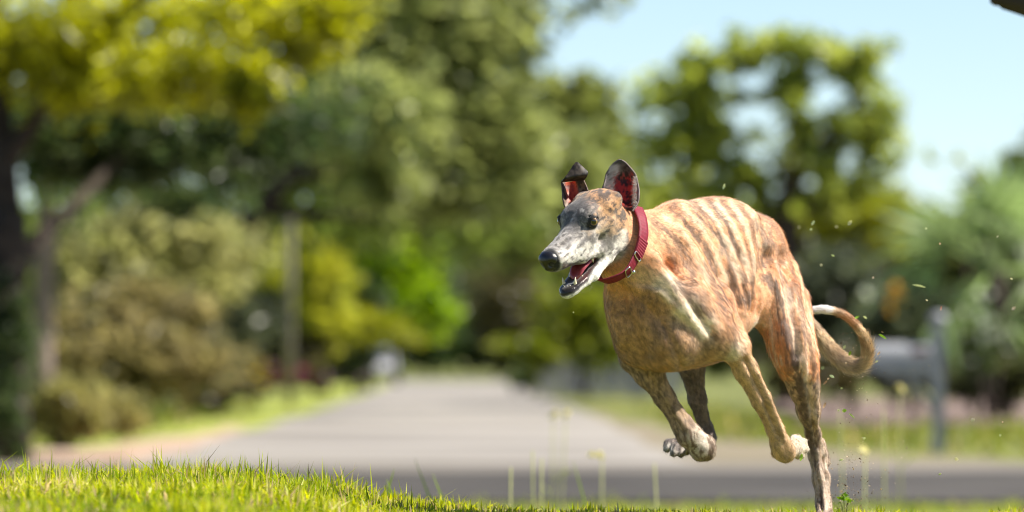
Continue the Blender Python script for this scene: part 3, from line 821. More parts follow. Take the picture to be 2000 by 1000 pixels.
V, A, B_, c_ = blades(26000, -16, 18, 60, 130, 0.08, 0.24, 0.05, [(0.08, 0.11, 0.02), (0.20, 0.23, 0.035), (0.34, 0.34, 0.06)], 205, lambda x, y: ((x < -4.9) | (x > 2.4 + 3.0 * sstep(80, 62, y))) * (1 - ((y > 92) & (x > 4.2))), 0.7)
tag(mesh_obj('verge_grass', V, [A, B_], M_BLADE, None, False, c_), 'grass of the verges and gardens beyond the cross street', 'grass', None, 'stuff')

# weeds between the lawn and the street, out of focus
M_STEM = noise_mat('weed_stem', (0.22, 0.25, 0.08), (0.38, 0.38, 0.15), 20, 0.6, 0.2)
M_PETAL = noise_mat('weed_flower', (0.62, 0.56, 0.22), (0.80, 0.76, 0.42), 20, 0.7, 0.2)
for i, (u, v, y, fl, lab) in enumerate([
        (1105, 808, 27, True, 'tall weed with a pale yellow flower, the highest beside the pale street'), (1176, 888, 23, True, 'weed with a cream flower left of the folded forepaw'),
        (1080, 806, 28, True, 'weed with a small pale flower just left of the highest one'), (1690, 885, 22, True, 'weed with a large cream flower right of the hind leg'),
        (1757, 757, 30, True, 'tall weed with a pale flower below the tail'), (1040, 880, 21, False, 'pale grass stalk left of the cream weed flower'),
        (1058, 895, 21, False, 'thin stalk right beside the pale grass stalk'), (998, 912, 20, False, 'short straight stalk, leftmost of the standing stalks'),
        (1278, 905, 21, False, 'stalk under the folded forepaws'), (1640, 800, 24, False, 'long stalk just right of the planted hind leg'), (1725, 800, 24, False, 'long yellowish stalk right of the cream flower')]):
    x = (u - 1000) / FPX * y
    z1 = CAM_Z + (HOR - v) / FPX * y
    z0 = float(ground_z(np.array([x]), np.array([y]))[0])
    w = empty('tall_weed', (x, y, z0), lab, 'weed', 'weeds standing between lawn and street')
    lean = random.uniform(-.05, .05)
    tubes_obj('stem', [([(x - lean, y, z0 - .01), (x - lean * .4, y, (z0 + z1) / 2), (x, y, z1)], [.0045, .0038, .0025])], M_STEM, w, 6)
    for s in (-1, 1):
        h = z0 + (z1 - z0) * random.uniform(.25, .6)
        p = np.array([x, y, h]); e = p + np.array([s * random.uniform(.04, .10), random.uniform(-.03, .03), random.uniform(.04, .10)])
        mid = (p + e) / 2 + np.array([0, 0, .02])
        V = np.array([p, mid + [0, .008, .006], e, mid + [0, -.008, -.006]])
        mesh_obj('leaf', V, np.array([[0, 1, 2, 3]]), M_BLADE, w, False, np.tile((0.25, 0.30, 0.06), (4, 1)))
    if fl:
        V, Q_, c_ = leaves([((x, y, z1), (.016, .016, .014), 46)], 0.012, ((0.60, 0.55, 0.25), (0.82, 0.78, 0.50)), 300 + i)
        mesh_obj('flower', V, Q_, M_LEAF, w, False, c_)
for i, (u, v, y, lean, lab) in enumerate([(810, 895, 19, 70, 'long leaning grass blade, leftmost over the dark street'), (845, 925, 18, 50, 'short leaning blade near the middle'), (770, 915, 17.5, -30, 'blurred blade leaning left'),
                                          (690, 925, 16.6, -25, 'thin blade leaning left at the edge of the tall tuft'), (755, 935, 16.8, 25, 'thin blade leaning right beside the tall tuft'), (1120, 900, 20, 60, 'leaning blade beneath the cream weed flower')]):
    x = (u - 1000) / FPX * y
    z1 = CAM_Z + (HOR - v) / FPX * y
    xb = x + lean / FPX * y
    z0 = float(ground_z(np.array([xb]), np.array([y]))[0]) - .01
    p = spline([(xb, y, z0), (xb * .6 + x * .4, y, z0 * .4 + z1 * .6), (x, y, z1)], 5)
    V, Q_ = [], []
    for j, q in enumerate(p):
        w_ = .0055 * (1 - (j / (len(p) - 1)) ** 2) + .0004
        V += [q - [w_, 0, 0], q + [w_, .002, 0]]
    for j in range(len(p) - 1):
        Q_.append((2 * j, 2 * j + 1, 2 * j + 3, 2 * j + 2))
    o = mesh_obj('tall_grass_stalk', np.array(V), np.array(Q_), M_BLADE, None, True, np.tile((0.22, 0.30, 0.04), (len(V), 1)))
    tag(o, lab, 'grass blade', 'single long grass blades behind the crest')

# ================================================================== the greyhound
FB = unit([-0.57, -0.82, 0.0])          # the way the body runs
LB = np.array([-FB[1], FB[0], 0.0])     # its left
UB = np.array([0, 0, 1.0])
PX = 1 / 852.0

# head frame: forward, left, up, origin midway between the eyes
_p = math.radians(28)
HO = P(1127, 436, -0.47)
HF = np.array([-0.6 * math.cos(_p), -0.8 * math.cos(_p), -math.sin(_p)])
HL = np.array([0.8, -0.6, 0.0])
HU = np.cross(HF, HL)


def H(f, l, u):
    return HO + f * HF + l * HL + u * HU


PR = []


def cap(a, b, ra, rb, k=0.03, flat=None, flow=None, tag='body', sub=False):
    PR.append(dict(t='cap', a=np.asarray(a, float), b=np.asarray(b, float), ra=ra, rb=rb, k=k, flat=flat, flow=flow, tag=tag, sub=sub))


def chain(rows, k=0.02, flat=None, flow=None, tag='body'):
    """rows of (u, v, d, radius in metres)"""
    pts = [(P(r[0], r[1], r[2]), r[3]) for r in rows]
    for (a, ra), (b, rb) in zip(pts[:-1], pts[1:]):
        cap(a, b, ra, rb, k, flat, unit(b - a) if flow is None else flow, tag)


def ell(c, ax, r, k=0.03, flow=None, tag='body', sub=False):
    PR.append(dict(t='ell', c=np.asarray(c, float), ax=np.asarray(ax, float), r=np.asarray(r, float), k=k, flow=flow, tag=tag, sub=sub))


def d_prim(p, q):
    if p['t'] == 'cap':
        a, b = p['a'], p['b']
        x = q - a
        ab = b - a
        if p['flat'] is not None:
            n, s = p['flat']
            x = x + np.outer(x @ n, n).astype(x.dtype) * (1 / s - 1)
            ab = ab + n * (ab @ n) * (1 / s - 1)
        h = np.clip((x @ ab.astype(x.dtype)) / max(ab @ ab, 1e-9), 0, 1)
        dd = np.sqrt(((x - h[:, None] * ab.astype(x.dtype)) ** 2).sum(1))
        h2 = h * h * (3 - 2 * h) * 0.5 + h * 0.5
        return dd - (p['ra'] + (p['rb'] - p['ra']) * h2)
    x = (q - p['c']) @ p['ax'].T.astype(q.dtype)
    k0 = np.sqrt(((x / p['r']) ** 2).sum(1))
    k1 = np.sqrt(((x / p['r'] ** 2) ** 2).sum(1)) + 1e-6
    return k0 * (k0 - 1) / k1


def bounds(p):
    if p['t'] == 'cap':
        r = max(p['ra'], p['rb'])
        return np.minimum(p['a'], p['b']) - r, np.maximum(p['a'], p['b']) + r
    e = np.sqrt(((p['ax'] * p['r'][:, None]) ** 2).sum(0))
    return p['c'] - e, p['c'] + e


# ---- torso
_t = math.radians(16)
FT = np.array([FB[0] * math.cos(_t), FB[1] * math.cos(_t), -math.sin(_t)])
UT = np.cross(FT, LB)
AX_T = np.stack([FT, LB, UT])
back = -FB
DOWNB = unit([0.25, 0.36, -0.9])
ell(P(1352, 560, -0.06), AX_T, (0.215, 0.104, 0.176), 0.03, unit(back + 0.5 * -UB), 'thorax')
cap(P(1300, 664, -0.25), P(1400, 640, -0.06), 0.066, 0.062, 0.06, None, unit(back + 0.2 * -UB), 'brisket')
cap(P(1255, 662, -0.20), P(1392, 656, -0.22), 0.056, 0.050, 0.06, None, unit([0.3, 0.1, -0.6]), 'brisket')
cap(P(1322, 432, -0.17), P(1425, 442, 0.07), 0.040, 0.048, 0.06, None, back, 'back')
cap(P(1398, 462, 0.02), P(1468, 480, 0.18), 0.080, 0.074, 0.05, None, unit(back + 0.2 * -UB), 'loin')
cap(P(1425, 570, 0.02), P(1490, 585, 0.16), 0.085, 0.056, 0.05, (LB, 0.85), unit(back + 0.3 * -UB), 'belly')
ell(P(1468, 508, 0.20), np.stack([FB, LB, UB]), (0.085, 0.074, 0.084), 0.04, unit(back - 0.6 * UB), 'rump')
ell(P(1246, 602, -0.27), np.stack([FB, LB, UB]), (0.075, 0.061, 0.085), 0.05, unit(-UB + 0.3 * back), 'chest')
# pectoral ridges either side of the breastbone
cap(P(1268, 590, -0.335), P(1318, 672, -0.275), 0.028, 0.036, 0.04, None, -UB, 'chest')
cap(P(1222, 580, -0.28), P(1243, 670, -0.22), 0.028, 0.036, 0.04, None, -UB, 'chest')
# ---- neck
cap(P(1318, 478, -0.17), P(1222, 474, -0.33), 0.084, 0.066, 0.04, (LB, 0.84), unit(P(1318, 500, -0.17) - P(1222, 474, -0.33)), 'neck')
cap(P(1222, 474, -0.33), P(1188, 440, -0.385), 0.066, 0.050, 0.03, (LB, 0.84), unit(P(1318, 500, -0.17) - P(1222, 474, -0.33)), 'neck')
cap(P(1205, 510, -0.35), P(1252, 585, -0.28), 0.036, 0.058, 0.05, None, unit([0.2, 0.2, -1]), 'neck')
# strap muscle from the jaw to the point of the shoulder
cap(P(1235, 480, -0.375), P(1322, 585, -0.315), 0.024, 0.032, 0.03, None, unit(P(1322, 585, -0.3) - P(1235, 480, -0.37)), 'neck')
# ---- shoulders and upper arms
cap(P(1322, 450, -0.20), P(1345, 588, -0.262), 0.034, 0.050, 0.05, (LB, 0.8), unit([0.1, 0.1, -1]), 'shoulder')
cap(P(1350, 480, -0.165), P(1392, 610, -0.20), 0.034, 0.044, 0.035, (LB, 0.75), unit([0.2, 0.2, -1]), 'shoulder')
cap(P(1343, 596, -0.265), P(1434, 680, -0.205), 0.050, 0.029, 0.03, None, unit(P(1436, 684, -0.2) - P(1345, 596, -0.26)), 'shoulder')
cap(P(1395, 585, -0.16), P(1440, 676, -0.185), 0.040, 0.026, 0.03, None, unit([0.25, 0.2, -1]), 'shoulder')
cap(P(1266, 480, -0.10), P(1231, 612, -0.165), 0.038, 0.044, 0.05, (LB, 0.8), unit([0, 0.1, -1]), 'shoulder_far')
cap(P(1231, 612, -0.165), P(1249, 692, -0.10), 0.044, 0.042, 0.035, None, -UB, 'shoulder_far')
# ---- left foreleg, folded in the air
chain([(1436, 682, -0.2, 0.027), (1456, 722, -0.18, 0.027), (1486, 780, -0.15, 0.0215), (1514, 838, -0.11, 0.0185), (1528, 874, -0.085, 0.0235)], 0.012, None, None, 'leg')
cap(P(1524, 868, -0.09), P(1536, 884, -0.08), 0.022, 0.020, 0.012, None, -UB, 'leg')
cap(P(1514, 886, -0.07), P(1522, 878, -0.075), 0.008, 0.010, 0.010, None, -UB, 'leg')
cap(P(1532, 882, -0.075), P(1552, 875, 0.01), 0.021, 0.018, 0.015, None, None, 'paw')
for i, (u, v, dd) in enumerate([(1551, 858, 0.035), (1562, 864, 0.045), (1566, 876, 0.045), (1558, 886, 0.04)]):
    cap(P(1548, 872, 0.0), P(u, v, dd), 0.012, 0.0095, 0.006, None, None, 'toe')
    cap(P(u, v, dd), P(u + 8, v - 3 + i * 2, dd + 0.02), 0.0095, 0.0085, 0.005, None, None, 'toe')
# ---- right foreleg, folded, nearer the camera's left
chain([(1246, 694, -0.1, 0.045), (1266, 724, -0.1, 0.034), (1297, 775, -0.08, 0.0225), (1334, 832, -0.06, 0.0225), (1346, 850, -0.055, 0.027)], 0.014, None, None, 'leg_far')
cap(P(1346, 850, -0.055), P(1372, 874, -0.04), 0.026, 0.0275, 0.014, None, None, 'leg_far')
cap(P(1384, 866, -0.035), P(1386, 884, -0.03), 0.012, 0.012, 0.012, None, -UB, 'leg_far')
cap(P(1366, 886, -0.045), P(1380, 888, -0.035), 0.011, 0.009, 0.010, None, -UB, 'leg_far')
cap(P(1370, 874, -0.035), P(1366, 868, 0.07), 0.024, 0.020, 0.02, None, None, 'leg_far')
for i in range(4):
    cap(P(1366, 868, 0.06), P(1352 + 9 * i, 862 + (i in (1, 2)) * -6, 0.105), 0.012, 0.010, 0.006, None, None, 'leg_far')
# ---- right hind leg, swung forward under the body
chain([(1455, 530, 0.28, 0.066), (1345, 640, 0.12, 0.052)], 0.03, None, None, 'hind_far')
chain([(1345, 640, 0.12, 0.046), (1350, 712, 0.14, 0.030), (1362, 780, 0.17, 0.0195), (1378, 838, 0.20, 0.0155), (1383, 856, 0.205, 0.016)], 0.014, None, None, 'hind_far')
chain([(1383, 856, 0.205, 0.0165), (1352, 868, 0.12, 0.0165), (1330, 870, 0.07, 0.021)], 0.012, None, None, 'hind_far')
for u, v, dd in [(1306, 866, 0.045), (1319, 874, 0.02), (1333, 876, 0.025), (1343, 872, 0.05)]:
    cap(P(1331, 868, 0.075), P(u, v, dd), 0.013, 0.0105, 0.005, None, None, 'paw_far')
    cap(P(u, v, dd), P(u - 3, v + 10, dd - 0.012), 0.0108, 0.0092, 0.004, None, None, 'paw_far')
# ---- left hind leg, driving off the grass
cap(P(1514, 556, 0.21), P(1546, 670, 0.10), 0.066, 0.045, 0.045, (LB, 0.92), unit([0.05, 0.0, -1]), 'thigh')
cap(P(1545, 590, 0.27), P(1567, 690, 0.205), 0.046, 0.036, 0.03, None, unit([0.05, 0.0, -1]), 'thigh')
cap(P(1505, 560, 0.12), P(1542, 700, 0.08), 0.045, 0.034, 0.04, None, unit([0.05, 0, -1]), 'thigh')
chain([(1547, 662, 0.10, 0.044), (1560, 715, 0.12, 0.0405), (1570, 755, 0.145, 0.031), (1579, 800, 0.175, 0.0215), (1588, 846, 0.22, 0.0175)], 0.03, None, None, 'hind')
cap(P(1574, 700, 0.19), P(1584, 775, 0.20), 0.024, 0.012, 0.02, None, -UB, 'hind')
chain([(1588, 846, 0.22, 0.0175), (1597, 888, 0.235, 0.0205), (1604, 935, 0.22, 0.0185), (1609, 985, 0.20, 0.0175), (1611, 1004, 0.17, 0.020)], 0.012, None, None, 'hind')
cap(P(1604, 862, 0.245), P(1612, 905, 0.25), 0.009, 0.011, 0.012, None, -UB, 'hind')
for i, (u, dd) in enumerate([(1594, 0.12), (1604, 0.10), (1615, 0.105), (1624, 0.13)]):
    cap(P(1611, 1006, 0.165), P(u, 1014, dd), 0.014, 0.0115, 0.006, None, None, 'hind')
    cap(P(u, 1014, dd), P(u, 1022, dd - 0.025), 0.0118, 0.0095, 0.005, None, None, 'hind')
# ---- tail
chain(spline([(1505, 550, 0.30, 0.034), (1555, 610, 0.41, 0.022), (1598, 655, 0.43, 0.0175), (1632, 693, 0.42, 0.0150), (1660, 713, 0.40, 0.0138), (1685, 710, 0.38, 0.0118),
              (1694, 686, 0.36, 0.0102), (1688, 658, 0.345, 0.0092), (1669, 632, 0.335, 0.0088), (1642, 612, 0.33, 0.0084), (1602, 604, 0.33, 0.0082), (1570, 612, 0.33, 0.005)], 3),
      0.004, None, None, 'tail')
# ---- head
hb = -HF
ell(H(-0.066, 0, -0.006), np.stack([HF, HL, HU]), (0.080, 0.050, 0.044), 0.02, unit(hb - 0.1 * HU), 'skull')
ell(H(-0.030, 0, 0.004), np.stack([HF, HL, HU]), (0.045, 0.036, 0.026), 0.02, unit(hb - 0.1 * HU), 'skull')
for s in (-1, 1):
    ell(H(-0.070, 0.031 * s, -0.050), np.stack([unit(HF - 0.25 * HU), HL, unit(HU + 0.25 * HF)]), (0.052, 0.024, 0.042), 0.022, unit(hb - 0.35 * HU), 'cheek')
    ell(H(-0.012, 0.032 * s, 0.013), np.stack([unit(HF - 0.4 * HU), HL, unit(HU + 0.4 * HF)]), (0.022, 0.013, 0.009), 0.02, unit(hb + 0.3 * s * HL), 'brow')
    cap(H(0.014, 0.031 * s, -0.024), H(-0.05, 0.047 * s, -0.022), 0.012, 0.010, 0.016, None, hb, 'cheek')    # cheekbone
    cap(H(-0.012, 0.028 * s, -0.069), H(0.050, 0.0215 * s, -0.056), 0.0170, 0.0160, 0.014, None, unit(hb - 0.3 * HU), 'muzzle')   # lip
    cap(H(0.050, 0.0215 * s, -0.056), H(0.114, 0.0130 * s, -0.0425), 0.0160, 0.0140, 0.014, None, unit(hb - 0.3 * HU), 'muzzle')
    cap(H(0.02, 0.025 * s, -0.036), H(0.122, 0.0125 * s, -0.027), 0.020, 0.0150, 0.016, None, hb, 'muzzle')
    cap(H(-0.075, 0.036 * s, 0.006), H(-0.098, 0.044 * s, 0.010), 0.019, 0.017, 0.02, None, hb, 'earbase')
    # lower jaw
    cap(H(-0.075, 0.030 * s, -0.084), H(0.028, 0.0225 * s, -0.113), 0.0195, 0.0138, 0.016, None, unit(hb + 0.1 * HU), 'jaw')
    cap(H(0.028, 0.0225 * s, -0.113), H(0.100, 0.0115 * s, -0.117), 0.0138, 0.0115, 0.008, None, unit(hb + 0.1 * HU), 'jaw')
    # corner of the lips
    cap(H(-0.034, 0.034 * s, -0.072), H(-0.032, 0.032 * s, -0.104), 0.009, 0.009, 0.012, None, unit(hb), 'jaw')
cap(H(0.000, 0, -0.024), H(0.119, 0, -0.0240), 0.0345, 0.0215, 0.018, None, hb, 'muzzle')
cap(H(0.100, 0, -0.037), H(0.1205, 0, -0.038), 0.0200, 0.0185, 0.012, None, hb, 'muzzle')
cap(H(0.06, 0, -0.124), H(0.108, 0, -0.119), 0.012, 0.0135, 0.010, None, unit(hb), 'jaw')
cap(H(-0.07, 0, -0.094), H(0.02, 0, -0.122), 0.024, 0.009, 0.02, None, unit(hb), 'jaw')
# eye sockets
EYES = [H(-0.005, 0.0420 * s, 0.0030) for s in (1, -1)]
for e in EYES:
    ell(e, np.eye(3), (0.0128, 0.0128, 0.0120), 0.006, None, 'socket', True)
for s, e in zip((1, -1), EYES):     # lids
    o_ = unit(0.35 * HF + s * HL)
    t_ = unit(np.cross(o_, HU)); t_ = t_ if t_ @ HF > 0 else -t_
    up_ = np.cross(t_, o_); up_ = up_ if up_ @ HU > 0 else -up_
    for sg, hh, r_ in ((1, 0.0108, 0.0030), (-1, 0.0102, 0.0025)):
        A = [e + o_ * (0.0065 - 0.004 * abs(x)) + t_ * 0.0125 * x + up_ * (sg * hh * (1 - 0.75 * x * x) - 0.002 * x) for x in (-1, -0.5, 0, 0.5, 1)]
        for p, q in zip(A[:-1], A[1:]):
            cap(p, q, r_, r_, 0.0055, None, hb, 'lid')
            PR[-1]['late'] = True

VOX = 0.0030
allb = [bounds(p) for p in PR if not p['sub']]
lo = np.min([b[0] for b in allb], 0) - 0.02
hi = np.max([b[1] for b in allb], 0) + 0.02
dim = np.ceil((hi - lo) / VOX).astype(int) + 1
S = np.full(dim, 0.08, np.float32)
AXS = [(lo[i] + VOX * np.arange(dim[i])).astype(np.float32) for i in range(3)]
for p in sorted(PR, key=lambda q: 2 if q.get('late') else int(q['sub'])):
    b0, b1 = bounds(p)
    m = p['k'] + 0.014
    i0 = np.maximum(np.floor((b0 - m - lo) / VOX).astype(int), 0)
    i1 = np.minimum(np.ceil((b1 + m - lo) / VOX).astype(int) + 1, dim)
    sl = tuple(slice(a, b) for a, b in zip(i0, i1))
    g = np.meshgrid(*[AXS[i][i0[i]:i1[i]] for i in range(3)], indexing='ij')
    q = np.stack([x.ravel() for x in g], 1)
    d = d_prim(p, q).astype(np.float32).reshape(g[0].shape)
    a, k = S[sl], np.float32(p['k'])
    if p['sub']:
        d = -d
        h = np.maximum(k - np.abs(a - d), 0) / k
        S[sl] = np.maximum(a, d) + h * h * k * 0.25
    else:
        h = np.maximum(k - np.abs(a - d), 0) / k
        S[sl] = np.minimum(a, d) - h * h * k * 0.25


def surface_nets(S):
    ins = S < 0
    anyc = np.zeros(tuple(n - 1 for n in S.shape), bool)
    allc = np.ones_like(anyc)
    cn = [(i, j, k) for i in (0, 1) for j in (0, 1) for k in (0, 1)]
    for i, j, k in cn:
        w = ins[i:S.shape[0] - 1 + i, j:S.shape[1] - 1 + j, k:S.shape[2] - 1 + k]
        anyc |= w
        allc &= w
    act = np.argwhere(anyc & ~allc)
    val = np.stack([S[act[:, 0] + i, act[:, 1] + j, act[:, 2] + k] for i, j, k in cn], 1)
    acc = np.zeros((len(act), 3)); cnt = np.zeros(len(act))
    for a in range(8):
        for b in range(a + 1, 8):
            df = np.abs(np.array(cn[a]) - np.array(cn[b]))
            if df.sum() != 1:
                continue
            va, vb = val[:, a], val[:, b]
            x = (va < 0) != (vb < 0)
            t = np.where(x, va / np.where(x, va - vb, 1), 0)
            pt = np.array(cn[a]) + t[:, None] * (np.array(cn[b]) - np.array(cn[a]))
            acc[x] += pt[x]; cnt[x] += 1
    V = act + acc / cnt[:, None]
    sh = anyc.shape
    lin = (act[:, 0] * sh[1] + act[:, 1]) * sh[2] + act[:, 2]
    def idx(c):
        l = (c[:, 0] * sh[1] + c[:, 1]) * sh[2] + c[:, 2]
        return np.searchsorted(lin, l)
    Q = []
    for ax in range(3):
        o = [slice(None)] * 3; o2 = [slice(None)] * 3
        o[ax] = slice(0, -1); o2[ax] = slice(1, None)
        a, b = ins[tuple(o)], ins[tuple(o2)]
        e = np.argwhere(a != b)
        s = a[e[:, 0], e[:, 1], e[:, 2]]
        u, w = (ax + 1) % 3, (ax + 2) % 3
        du = np.zeros(3, int); du[u] = 1
        dw = np.zeros(3, int); dw[w] = 1
        q = np.stack([idx(e - du - dw), idx(e - dw), idx(e), idx(e - du)], 1)
        q[~s] = q[~s][:, ::-1]
        Q.append(q)
    return V, np.concatenate(Q)


BV, BQ = surface_nets(S)
BV = lo + BV * VOX
del S


def vsmooth(V, Q, n, w=0.5):
    e = np.concatenate([Q[:, [0, 1]], Q[:, [1, 2]], Q[:, [2, 3]], Q[:, [3, 0]]])
    c = np.bincount(e.ravel(), minlength=len(V)).astype(float)
    for _ in range(n):
        s = np.stack([np.bincount(e[:, 0], V[e[:, 1], i], len(V)) + np.bincount(e[:, 1], V[e[:, 0], i], len(V)) for i in range(3)], 1)
        V = V + w * (s / c[:, None] - V)
    return V


def vnormals(V, Q):
    n = np.cross(V[Q[:, 2]] - V[Q[:, 0]], V[Q[:, 3]] - V[Q[:, 1]])
    N = np.zeros_like(V)
    for i in range(4):
        for a in range(3):
            N[:, a] += np.bincount(Q[:, i], n[:, a], len(V))
    return N / (np.linalg.norm(N, axis=1)[:, None] + 1e-12)


BV = vsmooth(BV, BQ, 3)
BN = vnormals(BV, BQ)

# which piece of anatomy each vertex belongs to
body_pr = [p for p in PR if not p['sub']]
best = np.full(len(BV), 9.0); own = np.zeros(len(BV), int)
flow = np.zeros((len(BV), 3)); wsum = np.zeros(len(BV))
for i, p in enumerate(body_pr):
    b0, b1 = bounds(p)
    m = np.where(((BV > b0 - 0.03) & (BV < b1 + 0.03)).all(1))[0]
    if len(m) == 0:
        continue
    d = d_prim(p, BV[m])
    w = np.exp(-np.maximum(d, -0.01) / 0.006)
    fl = p['flow'] if p['flow'] is not None else np.array([0, 0, -1.0])
    flow[m] += w[:, None] * fl
    wsum[m] += w
    k = d < best[m]
    own[m[k]] = i; best[m[k]] = d[k]
flow -= (flow * BN).sum(1)[:, None] * BN
flow /= np.linalg.norm(flow, axis=1)[:, None] + 1e-9
TAGS = np.array([p['tag'] for p in body_pr])[own]


def near(pt, r, soft=0.6):
    """1 close to the point, fading to 0 at distance r"""
    d = np.linalg.norm(BV - np.asarray(pt), axis=1)
    return 1 - sstep(r * (1 - soft), r, d)


# body coordinates
OB = P(1352, 560, -0.06)
bf, bl, bu = (BV - OB) @ FB, (BV - OB) @ LB, (BV - OB) @ UB
hf, hl, hu = (BV - HO) @ HF, (BV - HO) @ HL, (BV - HO) @ HU
is_head = np.isin(TAGS, ['skull', 'cheek', 'brow', 'muzzle', 'earbase', 'jaw', 'lid']).astype(float)
is_leg = np.isin(TAGS, ['leg', 'leg_far', 'hind', 'hind_far', 'paw', 'toe', 'paw_far']).astype(float)
is_tail = (TAGS == 'tail').astype(float)
torso = np.isin(TAGS, ['thorax', 'loin', 'belly', 'back', 'rump', 'shoulder', 'thigh']).astype(float)
e_ = np.concatenate([BQ[:, [0, 1]], BQ[:, [1, 2]], BQ[:, [2, 3]], BQ[:, [3, 0]]])
deg_ = np.bincount(e_.ravel(), minlength=len(BV)).astype(float)


def diffuse(x, n):
    for _ in range(n):
        x = 0.5 * x + 0.5 * (np.bincount(e_[:, 0], x[e_[:, 1]], len(BV)) + np.bincount(e_[:, 1], x[e_[:, 0]], len(BV))) / deg_
    return x


is_head, is_leg, torso, is_tail = diffuse(is_head, 8), diffuse(is_leg, 8), diffuse(torso, 10), diffuse(is_tail, 5)

# ---- relief: ribs, muscle folds, tendons
slant = np.clip(0.45 + 2.2 * (bf + 0.05), 0.15, 0.9)
wav = bf - slant * bu + 0.02 * (fbm(BV, 9, 2, 5) - 0.5)
ribz = np.exp(-((bu + 0.00) / 0.13) ** 2) * np.exp(-((bf + 0.03) / 0.15) ** 2) * sstep(0.0, 0.05, np.abs(bl)) * np.isin(TAGS, ['thorax', 'loin', 'belly', 'back', 'shoulder'])
rib = np.sin(wav * 2 * np.pi / 0.038)
disp = diffuse(0.0030 * ribz * rib * torso * (0.5 + fbm(BV, 8, 2, 6)), 5)
disp = disp + (fbm(BV, 28, 3, 9) - 0.5) * 0.006 * (torso + 0.4 * is_leg) + (fbm(BV, 60, 2, 12) - 0.5) * 0.0025
# tendons along the lower legs
disp = disp + is_leg * 0.0012 * np.sin(6 * np.arctan2(BN[:, 0], BN[:, 1]) + 3 * fbm(BV, 7, 2, 3)) * (1 - is_head)
PU = 1000 + BV[:, 0] / BV[:, 1] * FPX
PVV = HOR - (BV[:, 2] - CAM_Z) / BV[:, 1] * FPX
near_side = sstep(0.0, 0.35, -BN[:, 1]) * (1 - is_tail)


def line_d(pts):
    """distance (in photograph pixels at the dog) from the near flank's surface points to a traced line"""
    best_ = np.full(len(BV), 1e9)
    for (a0, b0), (a1, b1) in zip(pts[:-1], pts[1:]):
        dx, dy = a1 - a0, b1 - b0
        h = np.clip(((PU - a0) * dx + (PVV - b0) * dy) / (dx * dx + dy * dy), 0, 1)
        best_ = np.minimum(best_, np.hypot(PU - a0 - h * dx, PVV - b0 - h * dy))
    return best_


own_leg = np.isin(TAGS, ['leg', 'paw', 'toe', 'leg_far', 'hind_far']).astype(float)
for pts, w, A in [
        ([(1302, 520), (1338, 578), (1368, 622), (1388, 655)], 11, -.0055), ([(1345, 440), (1388, 505), (1425, 570), (1448, 625)], 12, -.0060),
        ([(1408, 540), (1436, 590), (1452, 640)], 7, -.0035), ([(1486, 430), (1490, 500), (1484, 560), (1476, 610)], 11, -.0070),
        ([(1528, 500), (1542, 590), (1558, 690)], 11, -.0050), ([(1572, 560), (1580, 640), (1584, 720)], 9, -.0035),
        ([(1322, 440), (1366, 500), (1400, 560), (1424, 610)], 12, .0045), ([(1280, 500), (1318, 560), (1348, 620), (1380, 655)], 10, .0045),
        ([(1505, 480), (1520, 580), (1540, 680)], 12, .0040), ([(1552, 560), (1566, 640), (1574, 720)], 9, .0040),
        ([(1222, 572), (1258, 596), (1286, 622)], 22, -.0100), ([(1215, 590), (1240, 640), (1262, 690)], 10, -.0040), ([(1230, 655), (1290, 668), (1350, 660)], 24, .0022), ([(1190, 560), (1200, 620), (1216, 670)], 12, .0040), ([(1225, 560), (1290, 570), (1330, 610)], 7, .0030), ([(1195, 600), (1215, 660)], 10, .0025), ([(1300, 640), (1322, 690), (1335, 725)], 8, -.0040),
        ([(1455, 700), (1492, 780), (1518, 850)], 4.5, -.0034), ([(1577, 750), (1588, 830), (1596, 900)], 4.5, -.0034), ([(1594, 880), (1604, 940), (1611, 995)], 4, .0028), ([(1610, 895), (1614, 935)], 5, -.0035), ([(1602, 940), (1606, 1000)], 3.5, -.0028), ([(1262, 722), (1300, 790), (1336, 845)], 4.5, -.0030), ([(1480, 730), (1512, 800), (1532, 860)], 4, .0022), ([(1352, 720), (1364, 790), (1378, 840)], 4, -.0022)]:
    e_l = np.exp(-(line_d(pts) / w) ** 2) * near_side
    if pts[0][1] < 650:
        e_l = e_l * (1 - own_leg) * (1 - is_head)
    disp = disp + 1.55 * A * e_l
disp = disp * (1 - is_tail)
BV = BV + disp[:, None] * BN
BN = vnormals(BV, BQ)

# ---- coat colours (albedo)
C = lambda *a: np.array(a, float)
FAWN, FAWN2 = C(0.58, 0.262, 0.110), C(0.71, 0.415, 0.235)
DARK, BLK = C(0.105, 0.062, 0.042), C(0.035, 0.028, 0.026)
CREAM, GREY, WHITE = C(0.66, 0.57, 0.44), C(0.40, 0.365, 0.33), C(0.80, 0.77, 0.72)


def mix(a, b, t):
    t = np.clip(t, 0, 1)[:, None]
    return a * (1 - t) + b * t


n1 = fbm(BV, 14, 3, 1); n2 = fbm(BV, 38, 3, 2); n3 = fbm(BV, 110, 2, 4); n0 = fbm(BV, 6, 2, 8)
col = mix(np.broadcast_to(FAWN, BV.shape), FAWN2, 0.25 + 0.5 * sstep(0.3, 0.7, n1))
